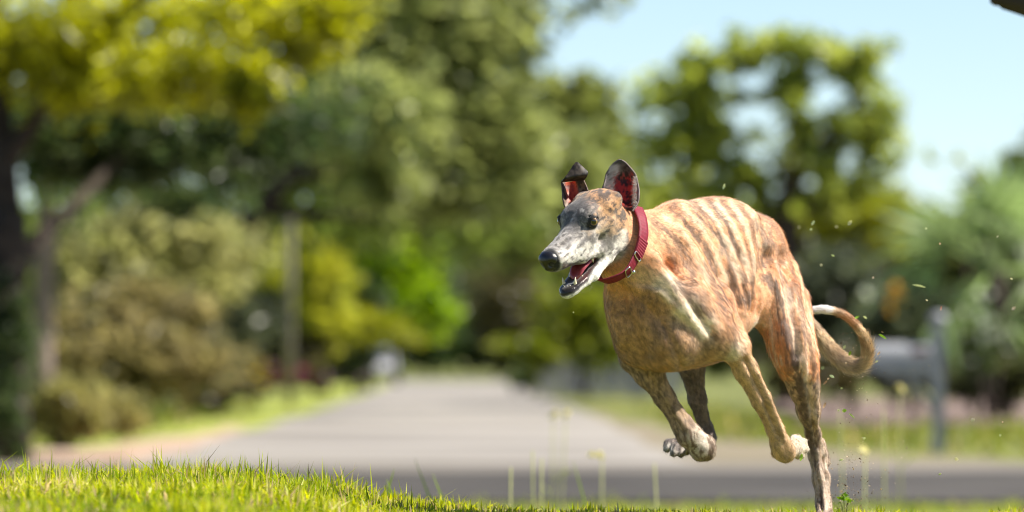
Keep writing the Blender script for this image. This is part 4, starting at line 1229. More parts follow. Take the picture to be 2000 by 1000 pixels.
# pale underside and front of the shoulder
col = mix(col, CREAM, 0.30 * sstep(-0.02, -0.17, bu) * (TAGS != 'tail') * (1 - is_leg) * sstep(0.35, 0.6, n1 + 0.1))
for (u, v, d, r, w) in [(1310, 560, -0.36, 0.055, .75), (1345, 615, -0.33, 0.06, .9), (1375, 650, -0.28, 0.06, .9), (1420, 680, -0.23, 0.05, .8),
                        (1260, 560, -0.38, 0.06, .35), (1350, 690, -0.30, 0.07, .35), (1470, 650, 0.03, 0.05, .9)]:
    col = mix(col, CREAM * 1.05, w * near(P(u, v, d), r) * sstep(0.3, 0.55, n2 * 0.5 + n1 * 0.5 + 0.1))
for (u, v, d, r, w) in [(1225, 590, -0.36, 0.07, .7), (1265, 600, -0.37, 0.05, .75), (1215, 520, -0.40, 0.05, .5)]:
    col = mix(col, C(0.52, 0.25, 0.075), w * near(P(u, v, d), r))
chest_ = diffuse(np.isin(TAGS, ['chest', 'brisket', 'shoulder_far']).astype(float), 12)  # chest front darkened: shade painted into its coat, along with brindle streaks
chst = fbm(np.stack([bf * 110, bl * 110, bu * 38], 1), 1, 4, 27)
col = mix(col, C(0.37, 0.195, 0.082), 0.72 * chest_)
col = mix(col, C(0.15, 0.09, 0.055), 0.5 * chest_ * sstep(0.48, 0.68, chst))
# brindle: transverse stripes broken into hair-fine streaks
ph = bf - slant * bu + 0.045 * (n1 - 0.5) + 0.012 * (n2 - 0.5) + 0.06 * (n0 - 0.5)
st = 0.5 + 0.5 * np.sin(ph * 2 * np.pi / 0.058 + 2.0)
st2 = 0.5 + 0.5 * np.sin((bf - 0.9 * slant * bu + 0.05 * (n1 - 0.5) + 0.03 * (n0 - 0.5)) * 2 * np.pi / 0.031 + 0.6)
# streak noise stretched along the stripes, carried in body coordinates
str_p = np.stack([ph * 130, bl * 24, bu * 20], 1)
streak = fbm(str_p, 1.0, 4, 21)
patchy = sstep(0.35, 0.62, fbm(BV, 11, 2, 23))
br = sstep(0.62, 1.0, st + 1.1 * (streak - 0.5) + 0.5 * (n0 - 0.5)) * (0.55 + 0.45 * patchy) + sstep(0.80, 1.15, st2 + 1.0 * (streak - 0.5) + 0.5 * (n1 - 0.5)) * 0.45
br = br * torso * (0.8 + 0.4 * sstep(-0.1, 0.1, bu))
left_ = near_side * torso
left2 = near_side * (1 - is_head) * (1 - is_leg) * (1 - is_tail)
col = mix(col, C(0.115, 0.062, 0.040), br * (0.85 - 0.72 * left_))
hairb = fbm(np.stack([(bf - slant * bu) * 210, bl * 60, (bu + slant * bf) * 34], 1), 1, 3, 29)
for pts, w, a_ in [
        ([(1278, 432), (1308, 454), (1338, 500), (1356, 548)], 6.5, .75), ([(1316, 408), (1352, 440), (1384, 490), (1404, 538), (1416, 580)], 7, .85),
        ([(1350, 398), (1384, 428), (1414, 480), (1433, 540), (1441, 592)], 7.5, .92), ([(1384, 394), (1414, 430), (1439, 480), (1454, 534), (1461, 590)], 7.5, .95),
        ([(1410, 391), (1440, 430), (1460, 480), (1471, 534), (1474, 580)], 6.5, .85), ([(1438, 390), (1464, 430), (1480, 480), (1486, 520)], 6.5, .75), ([(1488, 436), (1502, 468), (1500, 512)], 8, .85),
        ([(1466, 396), (1488, 420)], 5, .6), ([(1508, 424), (1528, 474), (1536, 524)], 6, .65), ([(1372, 520), (1394, 562), (1410, 606)], 6, .7), ([(1412, 604), (1428, 642), (1436, 668)], 7, .6),
        ([(1330, 552), (1352, 582), (1380, 612)], 10, .7), ([(1296, 470), (1312, 500), (1322, 530)], 5, .45)]:
    d_ = line_d(pts) / (w * 1.3) + 3.8 * (hairb - 0.5) + 1.6 * (n2 - 0.5)
    col = mix(col, C(0.11, 0.062, 0.042), a_ * (0.65 + 0.5 * n1) * sstep(1.25, 0.35, d_) * left2)
for pts, w, a_ in [([(1298, 424), (1330, 456), (1362, 506), (1380, 552)], 6, .5), ([(1334, 404), (1370, 442), (1400, 492), (1420, 550)], 6, .6), ([(1368, 396), (1400, 432), (1428, 486), (1446, 548)], 6, .65), ([(1398, 394), (1428, 434), (1450, 486), (1463, 545)], 6, .65),
                   ([(1426, 392), (1453, 434), (1470, 486), (1479, 540)], 6, .6), ([(1452, 394), (1476, 430), (1490, 480)], 5, .5)]:
    d_ = line_d(pts) / w + 2.6 * (hairb - 0.5)
    col = mix(col, C(0.74, 0.58, 0.42), 0.95 * a_ * sstep(1.3, 0.3, d_) * left2)
# dark spine
spine = np.exp(-(bl / 0.035) ** 2) * sstep(0.06, 0.15, bu) * torso
col = mix(col, DARK, 0.55 * spine * sstep(0.35, 0.6, n2))
# pale bands between the stripes on the loin
col = mix(col, CREAM * 1.1, 0.55 * (1 - 0.8 * left_) * torso * sstep(0.70, 0.95, 1 - st) * sstep(0.4, 0.6, n1) * sstep(0, .1, bu))
# dark patches on shoulder, elbow, chest, flank
for (u, v, d, r, w) in [(1338, 560, -0.32, 0.045, .8), (1360, 585, -0.29, 0.05, .8), (1385, 640, -0.25, 0.03, .6), (1420, 655, -0.23, 0.022, .85), (1350, 520, -0.26, 0.035, .55),
                        (1205, 660, -0.27, 0.06, .55), (1230, 690, -0.22, 0.06, .75), (1195, 600, -0.27, 0.04, .45), (1270, 690, -0.3, 0.06, .35), (1190, 560, -0.3, 0.03, .5), (1490, 445, 0.18, 0.03, .7)]:
    col = mix(col, DARK * 1.1, w * near(P(u, v, d), r, 0.8) * sstep(0.38, 0.58, 0.55 * streak + 0.45 * n2))
# legs: dark brindle above, greyer and paler below
lz = BV[:, 2]
lst = fbm(np.stack([(BV[:, 0] + 0.1 * BV[:, 2]) * 210, BV[:, 1] * 210, BV[:, 2] * 14], 1), 1, 3, 31)
legc = mix(np.broadcast_to(C(0.46, 0.31, 0.19), BV.shape), C(0.13, 0.08, 0.055), 0.8 * sstep(0.42, 0.62, lst))
legc = mix(legc, GREY, 0.5 * sstep(0.26, 0.08, lz) * sstep(0.55, 0.42, lst))
foreL = np.isin(TAGS, ['leg']).astype(float)
legc = mix(legc, C(0.52, 0.33, 0.17), 0.8 * foreL)
col = mix(col, legc, is_leg)
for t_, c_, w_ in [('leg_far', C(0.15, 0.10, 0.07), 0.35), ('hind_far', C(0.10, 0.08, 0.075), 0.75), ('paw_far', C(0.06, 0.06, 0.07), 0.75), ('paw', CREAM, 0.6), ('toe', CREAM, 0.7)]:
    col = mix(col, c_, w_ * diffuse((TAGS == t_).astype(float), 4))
hdark = sstep(0.35, 0.6, n2) * ((TAGS == 'hind'))
col = mix(col, C(0.10, 0.07, 0.06), 0.6 * sstep(0.42, 0.56, lst) * diffuse((TAGS == 'hind').astype(float), 4) * near(P(1562, 740, 0.08), 0.10, 0.9))
# toe tips of the swung-forward hind paw
for (u, v, d) in [(1304, 872, 0.02), (1318, 882, 0.0), (1340, 880, 0.02)]:
    col = mix(col, C(0.6, 0.57, 0.52), 0.6 * near(P(u, v, d), 0.020, 0.7) * sstep(0.35, 0.55, n2))
# grey knuckles on the folded right forepaw
col = mix(col, C(0.62, 0.56, 0.48), 0.7 * near(P(1368, 862, -0.06), 0.055, 0.7) * sstep(0.58, 0.42, lst))
# thigh: brindle streaks running down
xs_ = BV[:, 0] - 0.12 * (P(0, 450, .2)[2] - BV[:, 2])
stv = 0.5 * fbm(np.stack([xs_ * 52, BV[:, 1] * 26, bu * 5], 1), 1, 3, 41) + 0.5 * fbm(np.stack([xs_ * 170, BV[:, 1] * 100, bu * 18], 1), 1, 3, 42)
thg = diffuse((TAGS == 'thigh').astype(float), 8)
thg = np.maximum(thg, diffuse(((TAGS == 'hind') & (BV[:, 2] > 0.30)).astype(float), 14))
thc = mix(np.broadcast_to(FAWN, BV.shape), FAWN2, sstep(0.4, 0.6, n1))
thc = mix(thc, C(0.15, 0.09, 0.06), 0.62 * sstep(0.50, 0.62, stv))
thc = mix(thc, CREAM, 0.55 * sstep(0.48, 0.38, stv))
col = mix(col, thc, thg * (1 - is_tail))
hairt = fbm(np.stack([xs_ * 230, BV[:, 1] * 120, bu * 26], 1), 1, 3, 47)
for pts, w, a_ in [([(1498, 540), (1520, 584), (1534, 632), (1552, 700), (1562, 760)], 9, .85), ([(1548, 555), (1564, 608), (1574, 664)], 8, .5), ([(1512, 480), (1530, 540), (1540, 590)], 7, .5),
                   ([(1552, 690), (1566, 760), (1582, 850), (1592, 910)], 9, .75)]:
    col = mix(col, C(0.10, 0.062, 0.046), a_ * sstep(1.3, 0.3, line_d(pts) / w + 2.6 * (hairt - 0.5)) * near_side * np.isin(TAGS, ['thigh', 'hind', 'rump', 'belly', 'loin']))
for pts, w, a_ in [([(1536, 560), (1552, 640), (1572, 720), (1590, 820)], 7, .55), ([(1596, 880), (1606, 940), (1614, 1000)], 5, .5)]:
    col = mix(col, C(0.66, 0.52, 0.40), a_ * sstep(1.3, 0.3, line_d(pts) / w + 2.2 * (hairt - 0.5)) * near_side * np.isin(TAGS, ['thigh', 'hind']))
# tail
#tl = np.clip((P(1697, 700, .36)[2] - BV[:, 2]) / 0.1, -1, 1)
tailc = mix(np.broadcast_to(C(0.66, 0.50, 0.32), BV.shape), C(0.30, 0.19, 0.11), 0.8 * sstep(0.45, 0.65, n2))
tailc = mix(tailc, CREAM, 0.6 * near(P(1660, 720, .38), 0.07) * sstep(0.3, 0.5, n2))
tailc = mix(tailc, C(0.42, 0.20, 0.085), 0.85 * near(P(1660, 622, .345), 0.045))
tailc = mix(tailc, C(0.9, 0.9, 0.9), np.maximum(near(P(1604, 604, .33), 0.038, 0.4), near(P(1575, 611, .33), 0.03, 0.4)))
col = mix(col, tailc, is_tail)
# head: brindle brown crown, grizzled grey face, white lips and chin
hn = 0.5 + 1.5 * (fbm(np.stack([hf * 80, hl * 190, hu * 190], 1), 1, 4, 51) - 0.5)
hc = mix(np.broadcast_to(C(0.33, 0.175, 0.08), BV.shape), C(0.055, 0.038, 0.03), 0.9 * sstep(0.42, 0.60, hn))
hc = mix(hc, C(0.44, 0.24, 0.11), 0.7 * sstep(-0.04, -0.10, hf) * sstep(0.6, 0.4, hn))
grz = mix(np.broadcast_to(C(0.42, 0.38, 0.335), BV.shape), C(0.065, 0.057, 0.052), 0.92 * sstep(0.44, 0.62, 0.6 * hn + 0.4 * n3))
hc = mix(hc, grz, sstep(-0.055, 0.005, hf + 0.6 * (-hu - 0.02) * (hu < -0.02)))
fore = np.exp(-(hl / 0.036) ** 2) * sstep(0.06, 0.02, hf) * sstep(-0.075, -0.03, hf) * (hu > -0.01)
hc = mix(hc, C(0.085, 0.08, 0.082), 0.8 * fore)
blaze = np.exp(-((hl - 0.004) / 0.006) ** 2) * sstep(-0.02, 0.0, hf) * sstep(0.07, 0.03, hf) * (hu > -0.01)
hc = mix(hc, C(0.42, 0.42, 0.43), 0.55 * blaze)
lip = sstep(0.02, 0.07, hf) * sstep(-0.006, -0.03, hu)
hc = mix(hc, C(0.56, 0.525, 0.475), 0.7 * lip * sstep(0.62, 0.46, hn))
brg = sstep(0.03, 0.07, hf) * sstep(-0.02, -0.006, hu)
hc = mix(hc, C(0.25, 0.24, 0.235), 0.6 * brg * sstep(0.62, 0.45, hn))
lowj = sstep(-0.088, -0.098, hu) * sstep(-0.09, -0.02, hf)
hc = mix(hc, WHITE, 0.8 * lowj)
jawl = np.exp(-((hu + 0.082 + 0.1 * (hf + 0.05)) / 0.016) ** 2) * sstep(-0.105, -0.06, hf) * sstep(0.01, -0.03, hf)
hc = mix(hc, C(0.72, 0.68, 0.60), 0.8 * jawl)
for s in (1, -1):
    for (f, l, u, r, w, c) in [(-0.005, 0.045, -0.040, 0.030, .55, C(0.07, 0.06, 0.055)), (-0.045, 0.055, -0.055, 0.026, .8, C(0.09, 0.08, 0.075)),
                               (0.045, 0.034, -0.035, 0.012, .8, C(0.10, 0.09, 0.085)), (0.028, 0.034, -0.025, 0.016, .6, C(0.12, 0.10, 0.09)), (0.085, 0.022, -0.022, 0.010, .6, C(0.14, 0.13, 0.125)),
                               (-0.015, 0.047, -0.028, 0.018, .7, C(0.50, 0.38, 0.24)), (0.014, 0.027, 0.022, 0.010, .6, C(0.48, 0.45, 0.41)),
                               (0.02, 0.034, -0.056, 0.035, .6, C(0.66, 0.62, 0.56)), (-0.065, 0.05, -0.03, 0.02, .6, C(0.45, 0.30, 0.18)), (-0.10, 0.045, 0.02, 0.03, .8, C(0.07, 0.045, 0.035))]:
        hc = mix(hc, c, w * near(H(f, l * s, u), r, 0.9) * sstep(0.3, 0.55, 0.5 * n3 + 0.5 * hn + 0.05))
    # black rim of the eye
    d = np.linalg.norm(BV - EYES[0 if s > 0 else 1], axis=1)
    hc = mix(hc, C(0.012, 0.010, 0.010), np.maximum(sstep(0.0160, 0.0138, d), 0.9 * diffuse((TAGS == 'lid').astype(float), 1)))
hc = mix(hc, C(0.01, 0.01, 0.011), near(H(0.1300, 0, -0.0270), 0.030, 0.12))
for (u, v, r_, c_, w_) in [(1128, 412, 26, C(0.055, 0.05, 0.052), .85), (1118, 440, 18, C(0.07, 0.065, 0.066), .7), (1140, 412, 5.5, C(0.52, 0.49, 0.45), .7), (1139, 474, 10, C(0.06, 0.052, 0.05), .9), (1112, 470, 9, C(0.15, 0.14, 0.135), .6), (1150, 462, 9, C(0.07, 0.06, 0.055), .7), (1172, 462, 10, C(0.16, 0.12, 0.085), .6), (1104, 482, 6, C(0.12, 0.115, 0.11), .6), (1120, 505, 6, C(0.30, 0.28, 0.26), .5), (1159, 470, 8, C(0.08, 0.07, 0.065), .8),
                           (1124, 462, 7, C(0.14, 0.13, 0.12), .7), (1190, 480, 18, C(0.09, 0.08, 0.072), .75), (1203, 497, 12, C(0.07, 0.06, 0.058), .8), (1196, 425, 16, C(0.42, 0.25, 0.12), .6), (1180, 402, 14, C(0.40, 0.22, 0.10), .7),
                           (1217, 455, 9, C(0.66, 0.58, 0.47), .8), (1215, 478, 9, C(0.72, 0.67, 0.58), .85), (1203, 505, 9, C(0.74, 0.70, 0.63), .6), (1186, 520, 10, C(0.78, 0.74, 0.68), .85), (1170, 535, 10, C(0.78, 0.75, 0.70), .85),
                           (1165, 488, 10, C(0.74, 0.70, 0.64), .7), (1128, 490, 14, C(0.62, 0.59, 0.54), .65), (1148, 484, 10, C(0.60, 0.555, 0.49), .55), (1100, 492, 10, C(0.48, 0.47, 0.46), .6), (1170, 452, 6, C(0.50, 0.38, 0.24), .7), (1178, 440, 12, C(0.38, 0.25, 0.14), .6), (1172, 415, 12, C(0.36, 0.21, 0.10), .55), (1200, 445, 14, C(0.40, 0.26, 0.145), .6), (1150, 452, 10, C(0.30, 0.21, 0.13), .5)]:
    d_ = np.hypot(PU - u, PVV - v) / r_ + 1.8 * (hn - 0.5)
    hc = mix(hc, c_, w_ * sstep(1.15, 0.35, d_) * sstep(0.0, 0.3, -BN[:, 1]))
for e in EYES:
    hc = mix(hc, C(0.012, 0.010, 0.010), sstep(0.0160, 0.0138, np.linalg.norm(BV - e, axis=1)))
# whisker dots
vor = fbm(BV, 260, 1, 71)
hc = mix(hc, C(0.1, 0.09, 0.085), 0.5 * sstep(0.68, 0.8, vor) * sstep(0.06, 0.09, hf) * sstep(-0.025, -0.035, hu))
# inside of the mouth: black gums shading to wet dark red
inner = ((hf > -0.03) & (hf < 0.125) & (np.abs(hl) < 0.030))
facing_down = (BN @ HU < -0.25) & (hu > -0.085) & (hu < -0.035)
facing_up = (BN @ HU > 0.1) & (hu < -0.085)
facing_in = (BN @ HL * np.sign(hl) < -0.2) & (hu < -0.045)
mouth = diffuse((inner & (facing_down | facing_up | facing_in) & (is_head > .5)).astype(float), 2)
hc = mix(hc, C(0.045, 0.012, 0.012), mouth)
hc = mix(hc, C(0.012, 0.010, 0.010), 0.9 * mouth * sstep(0.06, 0.085, hf) * (hu < -0.09))
hc = mix(hc, C(0.015, 0.012, 0.012), 0.85 * sstep(0.085, 0.10, hf) * sstep(-0.095, -0.102, hu) * sstep(-0.122, -0.114, hu))
gum = np.clip(mouth * (1 - mouth) * 4, 0, 1)
hc = mix(hc, C(0.02, 0.015, 0.015), 0.9 * gum)
col = mix(col, hc, is_head)
fleck = fbm(np.stack([(bf + 0.6 * bu) * 48, (bu - 0.6 * bf) * 230, bl * 200], 1), 1, 3, 83)
col = col * (1.0 - (0.30 - 0.12 * left_) * sstep(0.50, 0.68, fleck) * (1 - mouth))[:, None] * (1.0 + 0.22 * sstep(0.48, 0.30, fleck))[:, None]
col = np.clip(col * (0.92 + 0.30 * n3[:, None]), 0.008, 0.92)
wet = np.clip(mouth, 0, 1)

# ---- materials of the dog
m, t, b = new_mat('short_coat')
a = t.nodes.new('ShaderNodeAttribute'); a.attribute_name = 'tint'
tc = t.nodes.new('ShaderNodeTexCoord')
n = t.nodes.new('ShaderNodeTexNoise'); n.inputs['Scale'].default_value = 340; n.inputs['Detail'].default_value = 4
r = t.nodes.new('ShaderNodeMapRange')
r.inputs['To Min'].default_value, r.inputs['To Max'].default_value = 0.6, 1.35
mul = t.nodes.new('ShaderNodeMix'); mul.data_type = 'RGBA'; mul.blend_type = 'MULTIPLY'; mul.inputs[0].default_value = 1.0
t.links.new(tc.outputs['Object'], n.inputs['Vector'])
t.links.new(n.outputs['Fac'], r.inputs['Value'])
t.links.new(a.outputs['Color'], mul.inputs['A'])
t.links.new(r.outputs[0], mul.inputs['B'])
t.links.new(mul.outputs['Result'], b.inputs['Base Color'])
wa = t.nodes.new('ShaderNodeAttribute'); wa.attribute_name = 'wet'
rr = t.nodes.new('ShaderNodeMapRange')
rr.inputs['To Min'].default_value, rr.inputs['To Max'].default_value = 0.62, 0.18
t.links.new(wa.outputs['Fac'], rr.inputs['Value'])
t.links.new(rr.outputs[0], b.inputs['Roughness'])
b.inputs['Specular IOR Level'].default_value = 0.3
b.inputs['Sheen Weight'].default_value = 0.25
bp = t.nodes.new('ShaderNodeBump'); bp.inputs['Strength'].default_value = 0.5; bp.inputs['Distance'].default_value = 0.0015
t.links.new(n.outputs['Fac'], bp.inputs['Height'])
t.links.new(bp.outputs[0], b.inputs['Normal'])
M_COAT = m

m, t, b = new_mat('coat_hair')
a = t.nodes.new('ShaderNodeAttribute'); a.attribute_name = 'tint'
t.links.new(a.outputs['Color'], b.inputs['Base Color'])
b.inputs['Roughness'].default_value = 0.36
b.inputs['Specular IOR Level'].default_value = 0.6
M_HAIR = m
M_NOSE = noise_mat('nose_leather', (0.006, 0.006, 0.008), (0.018, 0.017, 0.02), 90, 0.28, 0.5, 900, spec=0.6, dist=0.001)
M_TONGUE = noise_mat('tongue', (0.24, 0.035, 0.05), (0.36, 0.075, 0.09), 60, 0.22, 0.4, 700, spec=0.6, dist=0.001)
M_TOOTH = noise_mat('tooth', (0.62, 0.50, 0.30), (0.80, 0.74, 0.60), 60, 0.25, 0.1, 300, spec=0.5, dist=0.0005)
M_CLAW = noise_mat('claw', (0.03, 0.025, 0.022), (0.10, 0.08, 0.07), 120, 0.35, 0.1, spec=0.5, dist=0.0005)

dog = empty('greyhound', P(1609, 1003, 0.18), 'brindle greyhound in a red collar galloping across the lawn with its mouth open', 'dog')
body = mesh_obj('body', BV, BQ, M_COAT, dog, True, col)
at = body.data.attributes.new('wet', 'FLOAT', 'POINT')
at.data.foreach_set('value', wet.astype(np.float32))

# ---- eyes
m, t, b = new_mat('eye')
tc = t.nodes.new('ShaderNodeTexCoord')
sp = t.nodes.new('ShaderNodeSeparateXYZ')
t.links.new(tc.outputs['Object'], sp.inputs[0])
rp = t.nodes.new('ShaderNodeValToRGB')
els = rp.color_ramp.elements
els[0].position, els[0].color = 0.0, (0.02, 0.015, 0.012, 1)
els[1].position, els[1].color = 1.0, (0.004, 0.004, 0.004, 1)
for p_, c_ in [(0.50, (0.03, 0.02, 0.015, 1)), (0.60, (0.10, 0.06, 0.026, 1)), (0.78, (0.30, 0.19, 0.085, 1)), (0.865, (0.06, 0.03, 0.012, 1)), (0.875, (0.004, 0.004, 0.004, 1))]:
    e = els.new(p_); e.color = c_
dv = t.nodes.new('ShaderNodeMath'); dv.operation = 'DIVIDE'; dv.inputs[1].default_value = 0.0118
t.links.new(sp.outputs['Z'], dv.inputs[0])
t.links.new(dv.outputs[0], rp.inputs[0])
t.links.new(rp.outputs[0], b.inputs['Base Color'])
b.inputs['Roughness'].default_value = 0.06
b.inputs['Coat Weight'].default_value = 1.0
b.inputs['Coat Roughness'].default_value = 0.02
M_EYE = m
for s, e in zip((1, -1), EYES):
    V, F = sphere((0, 0, 0), 0.0118, 24, 16)
    o = mesh_obj('eye', V, F, M_EYE)
    o.parent = dog
    c = e + 0.0005 * HF
    o.location = c - np.array(dog.location)
    look = unit(0.75 * HF + 0.66 * s * HL + 0.10 * HU) if s > 0 else unit(0.7 * HF - 0.7 * HL)
    o.rotation_euler = Vector(look).to_track_quat('Z', 'Y').to_euler()
# ---- nose leather
V1, F1 = sphere((0, 0, 0), 1.0, 36, 26)
v = V1.copy()
fx = v[:, 0].copy()
nose = np.stack([v[:, 0] * 0.0220, v[:, 1] * 0.0245, v[:, 2] * 0.0235], 1)
nose[:, 1] *= 1 + 0.18 * v[:, 2]
nose[:, 0] += 0.0015 * (v[:, 2] > 0) * v[:, 2]
for s in (1, -1):   # nostrils
    q = np.array([0.74, 0.56 * s, -0.12]); q = q / np.linalg.norm(q)
    dd = np.linalg.norm(v - q, axis=1)
    nose -= (np.exp(-(dd / 0.30) ** 2) * 0.0115)[:, None] * q
    q2 = np.array([0.30, 0.95 * s, -0.35]); q2 = q2 / np.linalg.norm(q2)
    dd = np.linalg.norm(v - q2, axis=1)
    nose -= (np.exp(-(dd / 0.22) ** 2) * 0.004)[:, None] * q2
groove = np.exp(-(v[:, 1] / 0.10) ** 2) * (v[:, 0] > 0.2) * (v[:, 2] < 0.3)
nose[:, 0] -= 0.0022 * groove
NO = H(0.1300, 0, -0.0270)
mesh_obj('nose', NO + nose[:, :1] * HF + nose[:, 1:2] * HL + nose[:, 2:] * HU, F1, M_NOSE, dog)
# ---- tongue
rows = spline([(-0.045, -0.095, 0.018, 0.008), (-0.01, -0.088, 0.021, 0.010), (0.025, -0.088, 0.0215, 0.012), (0.050, -0.092, 0.0200, 0.0115), (0.066, -0.100, 0.015, 0.008), (0.072, -0.104, 0.005, 0.003)], 5)
V, Q = [], []
K = 16
for (f, u, w, h) in rows:
    for j in range(K):
        an = 2 * math.pi * j / K
        x, z = math.cos(an), math.sin(an)
        gz = -0.35 * math.exp(-(x / 0.25) ** 2) if z > 0 else 0
        V.append(H(f, 0.004 + w * x, u + h * (z * (0.8 if z > 0 else 0.6) + gz + (0.35 * x * x))))
for i in range(len(rows) - 1):
    for j in range(K):
        k = (j + 1) % K
        Q.append((i * K + j, i * K + k, (i + 1) * K + k, (i + 1) * K + j))
mesh_obj('tongue', np.array(V), np.array(Q), M_TONGUE, dog)


def tooth(f, l, u, ln, r, df=0.0, dl=0.0):
    up = 1 if ln > 0 else -1
    pts, rd = [], []
    for s_ in np.linspace(0, 1, 6):
        pts.append(H(f + df * s_ * s_, l + dl * s_, u + ln * s_)); rd.append(r * (1 - s_ ** 1.6) + 0.0003)
    v, q, tr = tube(pts, rd, 8)
    mesh_obj('tooth', v, [q, tr], M_TOOTH, dog)


for s in (1, -1):
    tooth(0.088, 0.0140 * s, -0.110, 0.0185, 0.0046, -0.005, 0.004 * s)     # lower canines
    tooth(0.104, 0.0140 * s, -0.050, -0.0105, 0.0036, -0.004)               # upper canines
    for f, l in [(0.102, 0.0045), (0.099, 0.0088)]:
        tooth(f, l * s, -0.110, 0.0070, 0.0024)
    for f, l, h in [(0.058, 0.0170, 0.005), (0.040, 0.0195, 0.006)]:
        tooth(f, l * s, -0.105, h, 0.0036)
    for f, l, h in [(0.052, 0.022, 0.006), (0.016, 0.0245, 0.021), (0.001, 0.0255, 0.019)]:
        tooth(f, l * s, -0.064 - (0.07 - f) * 0.10, -h, 0.0058 if f < 0.04 else 0.0036)

# ---- ears: thin cupped shells
m, t, b = new_mat('ear_skin')
a = t.nodes.new('ShaderNodeAttribute'); a.attribute_name = 'tint'
b.inputs['Roughness'].default_value = 0.5
t.links.new(a.outputs['Color'], b.inputs['Base Color'])
tr = t.nodes.new('ShaderNodeBsdfTranslucent')
ta = t.nodes.new('ShaderNodeAttribute'); ta.attribute_name = 'thin'
t.links.new(ta.outputs['Color'], tr.inputs['Color'])
mx = t.nodes.new('ShaderNodeMixShader'); mx.inputs[0].default_value = 0.42
t.links.new(b.outputs[0], mx.inputs[1]); t.links.new(tr.outputs[0], mx.inputs[2])
t.links.new(mx.outputs[0], t.nodes['Material Output'].inputs['Surface'])
M_EAR = m


def ear(rows, bow, side):
    """rows: (left u,v,d  mid-depth  right u,v,d): cross-lines from the base to the tip; bow pushes the middle away from us"""
    R = spline(rows, 14)
    K = 37
    V, tin, thin = [], [], []
    for i, r in enumerate(R):
        a, b = P(r[0], r[1], r[2]), P(r[3], r[4], r[5])
        s_ = i / (len(R) - 1)
        for j in range(K):
            x = j / (K - 1)
            p = a * (1 - x) + b * x
            p = p + np.array([0, 1, 0]) * r[6] * (1 - (2 * x - 1) ** 2)
            V.append(p)
            tin.append((s_, x)); thin.append(0)
    V = np.array(V); tin = np.array(tin)
    Q = np.array([(i * K + j, i * K + j + 1, (i + 1) * K + j + 1, (i + 1) * K + j) for i in range(len(R) - 1) for j in range(K - 1)])
    N = vnormals(V, Q)
    if N[:, 1].mean() > 0:
        Q = Q[:, ::-1]; N = -N
    V = V + N * ((fbm(V, 60, 2, 91) - 0.5) * 0.004)[:, None]
    nz = 0.5 + 1.25 * (fbm(V * np.array([1, 1, 0.45]), 210, 4, 92) - 0.5)
    n = len(V)
    Vb = V - N * 0.0032
    Qall = [Q, Q[:, ::-1] + n]
    rim = [i * K for i in range(len(R))], [i * K + K - 1 for i in range(len(R))]
    E = []
    for l in (rim[0], rim[1][::-1]):
        for p, q in zip(l[:-1], l[1:]):
            E.append((p, q, q + n, p + n))
    for j in range(K - 1):
        p, q = (len(R) - 1) * K + j, (len(R) - 1) * K + j + 1
        E.append((p, q, q + n, p + n))
    return V, Vb, Qall + [np.array(E)], tin, nz, N


def ear_obj(V, Vb, Q, front, backc, thinc):
    o = mesh_obj('ear', np.concatenate([V, Vb]), Q, M_EAR, dog, True, np.concatenate([front, backc]))
    a = o.data.color_attributes.new('thin', 'FLOAT_COLOR', 'POINT')
    c4 = np.ones((2 * len(V), 4), np.float32); c4[:, :3] = np.concatenate([thinc, thinc])
    a.data.foreach_set('color', c4.ravel())
    return o


# the dog's left ear: upright, cup facing us
V, Vb, Q, st_, nz, N = ear([(1196, 402, -0.375, 1236, 412, -0.385, 0.012), (1183, 388, -0.375, 1245, 398, -0.375, 0.026), (1178, 372, -0.37, 1248, 380, -0.365, 0.030), (1183, 350, -0.355, 1246, 358, -0.35, 0.026),
                            (1187, 336, -0.35, 1240, 340, -0.345, 0.018), (1197, 321, -0.35, 1228, 324, -0.345, 0.006), (1209, 312, -0.352, 1214, 312, -0.35, 0.0)], 0, 1)
s_, x_ = st_[:, 0], st_[:, 1]
edge = np.minimum(x_, 1 - x_)
pink = sstep(0.10, 0.28, x_) * sstep(0.02, 0.10, 1 - x_) * sstep(0.02, 0.12, s_) * sstep(0.72, 0.5, s_ + 0.2 * (nz - 0.5))
fr = mix(np.broadcast_to(C(0.15, 0.125, 0.13), V.shape), C(0.04, 0.03, 0.03), sstep(0.4, 0.62, nz))
fr = mix(fr, C(0.50, 0.46, 0.46), 0.8 * sstep(0.62, 0.75, s_) * sstep(0.90, 0.80, s_) * sstep(0.7, 0.3, x_))
fr = mix(fr, C(0.11, 0.12, 0.14), sstep(0.84, 0.9, s_))
fr = mix(fr, C(0.03, 0.02, 0.018), sstep(0.16, 0.04, s_ - 0.10 * nz))
fr = mix(fr, mix(np.broadcast_to(C(0.40, 0.050, 0.035), V.shape), C(0.08, 0.022, 0.024), sstep(0.42, 0.6, nz)), pink)
fr = mix(fr, C(0.55, 0.45, 0.40), 0.5 * sstep(0.06, 0.0, edge))
thn = mix(np.broadcast_to(C(0.07, 0.04, 0.035), V.shape), C(0.85, 0.07, 0.03), pink * sstep(0.7, 0.4, nz))
ear_obj(V, Vb, Q, fr, np.broadcast_to(C(0.13, 0.09, 0.07), V.shape), thn)
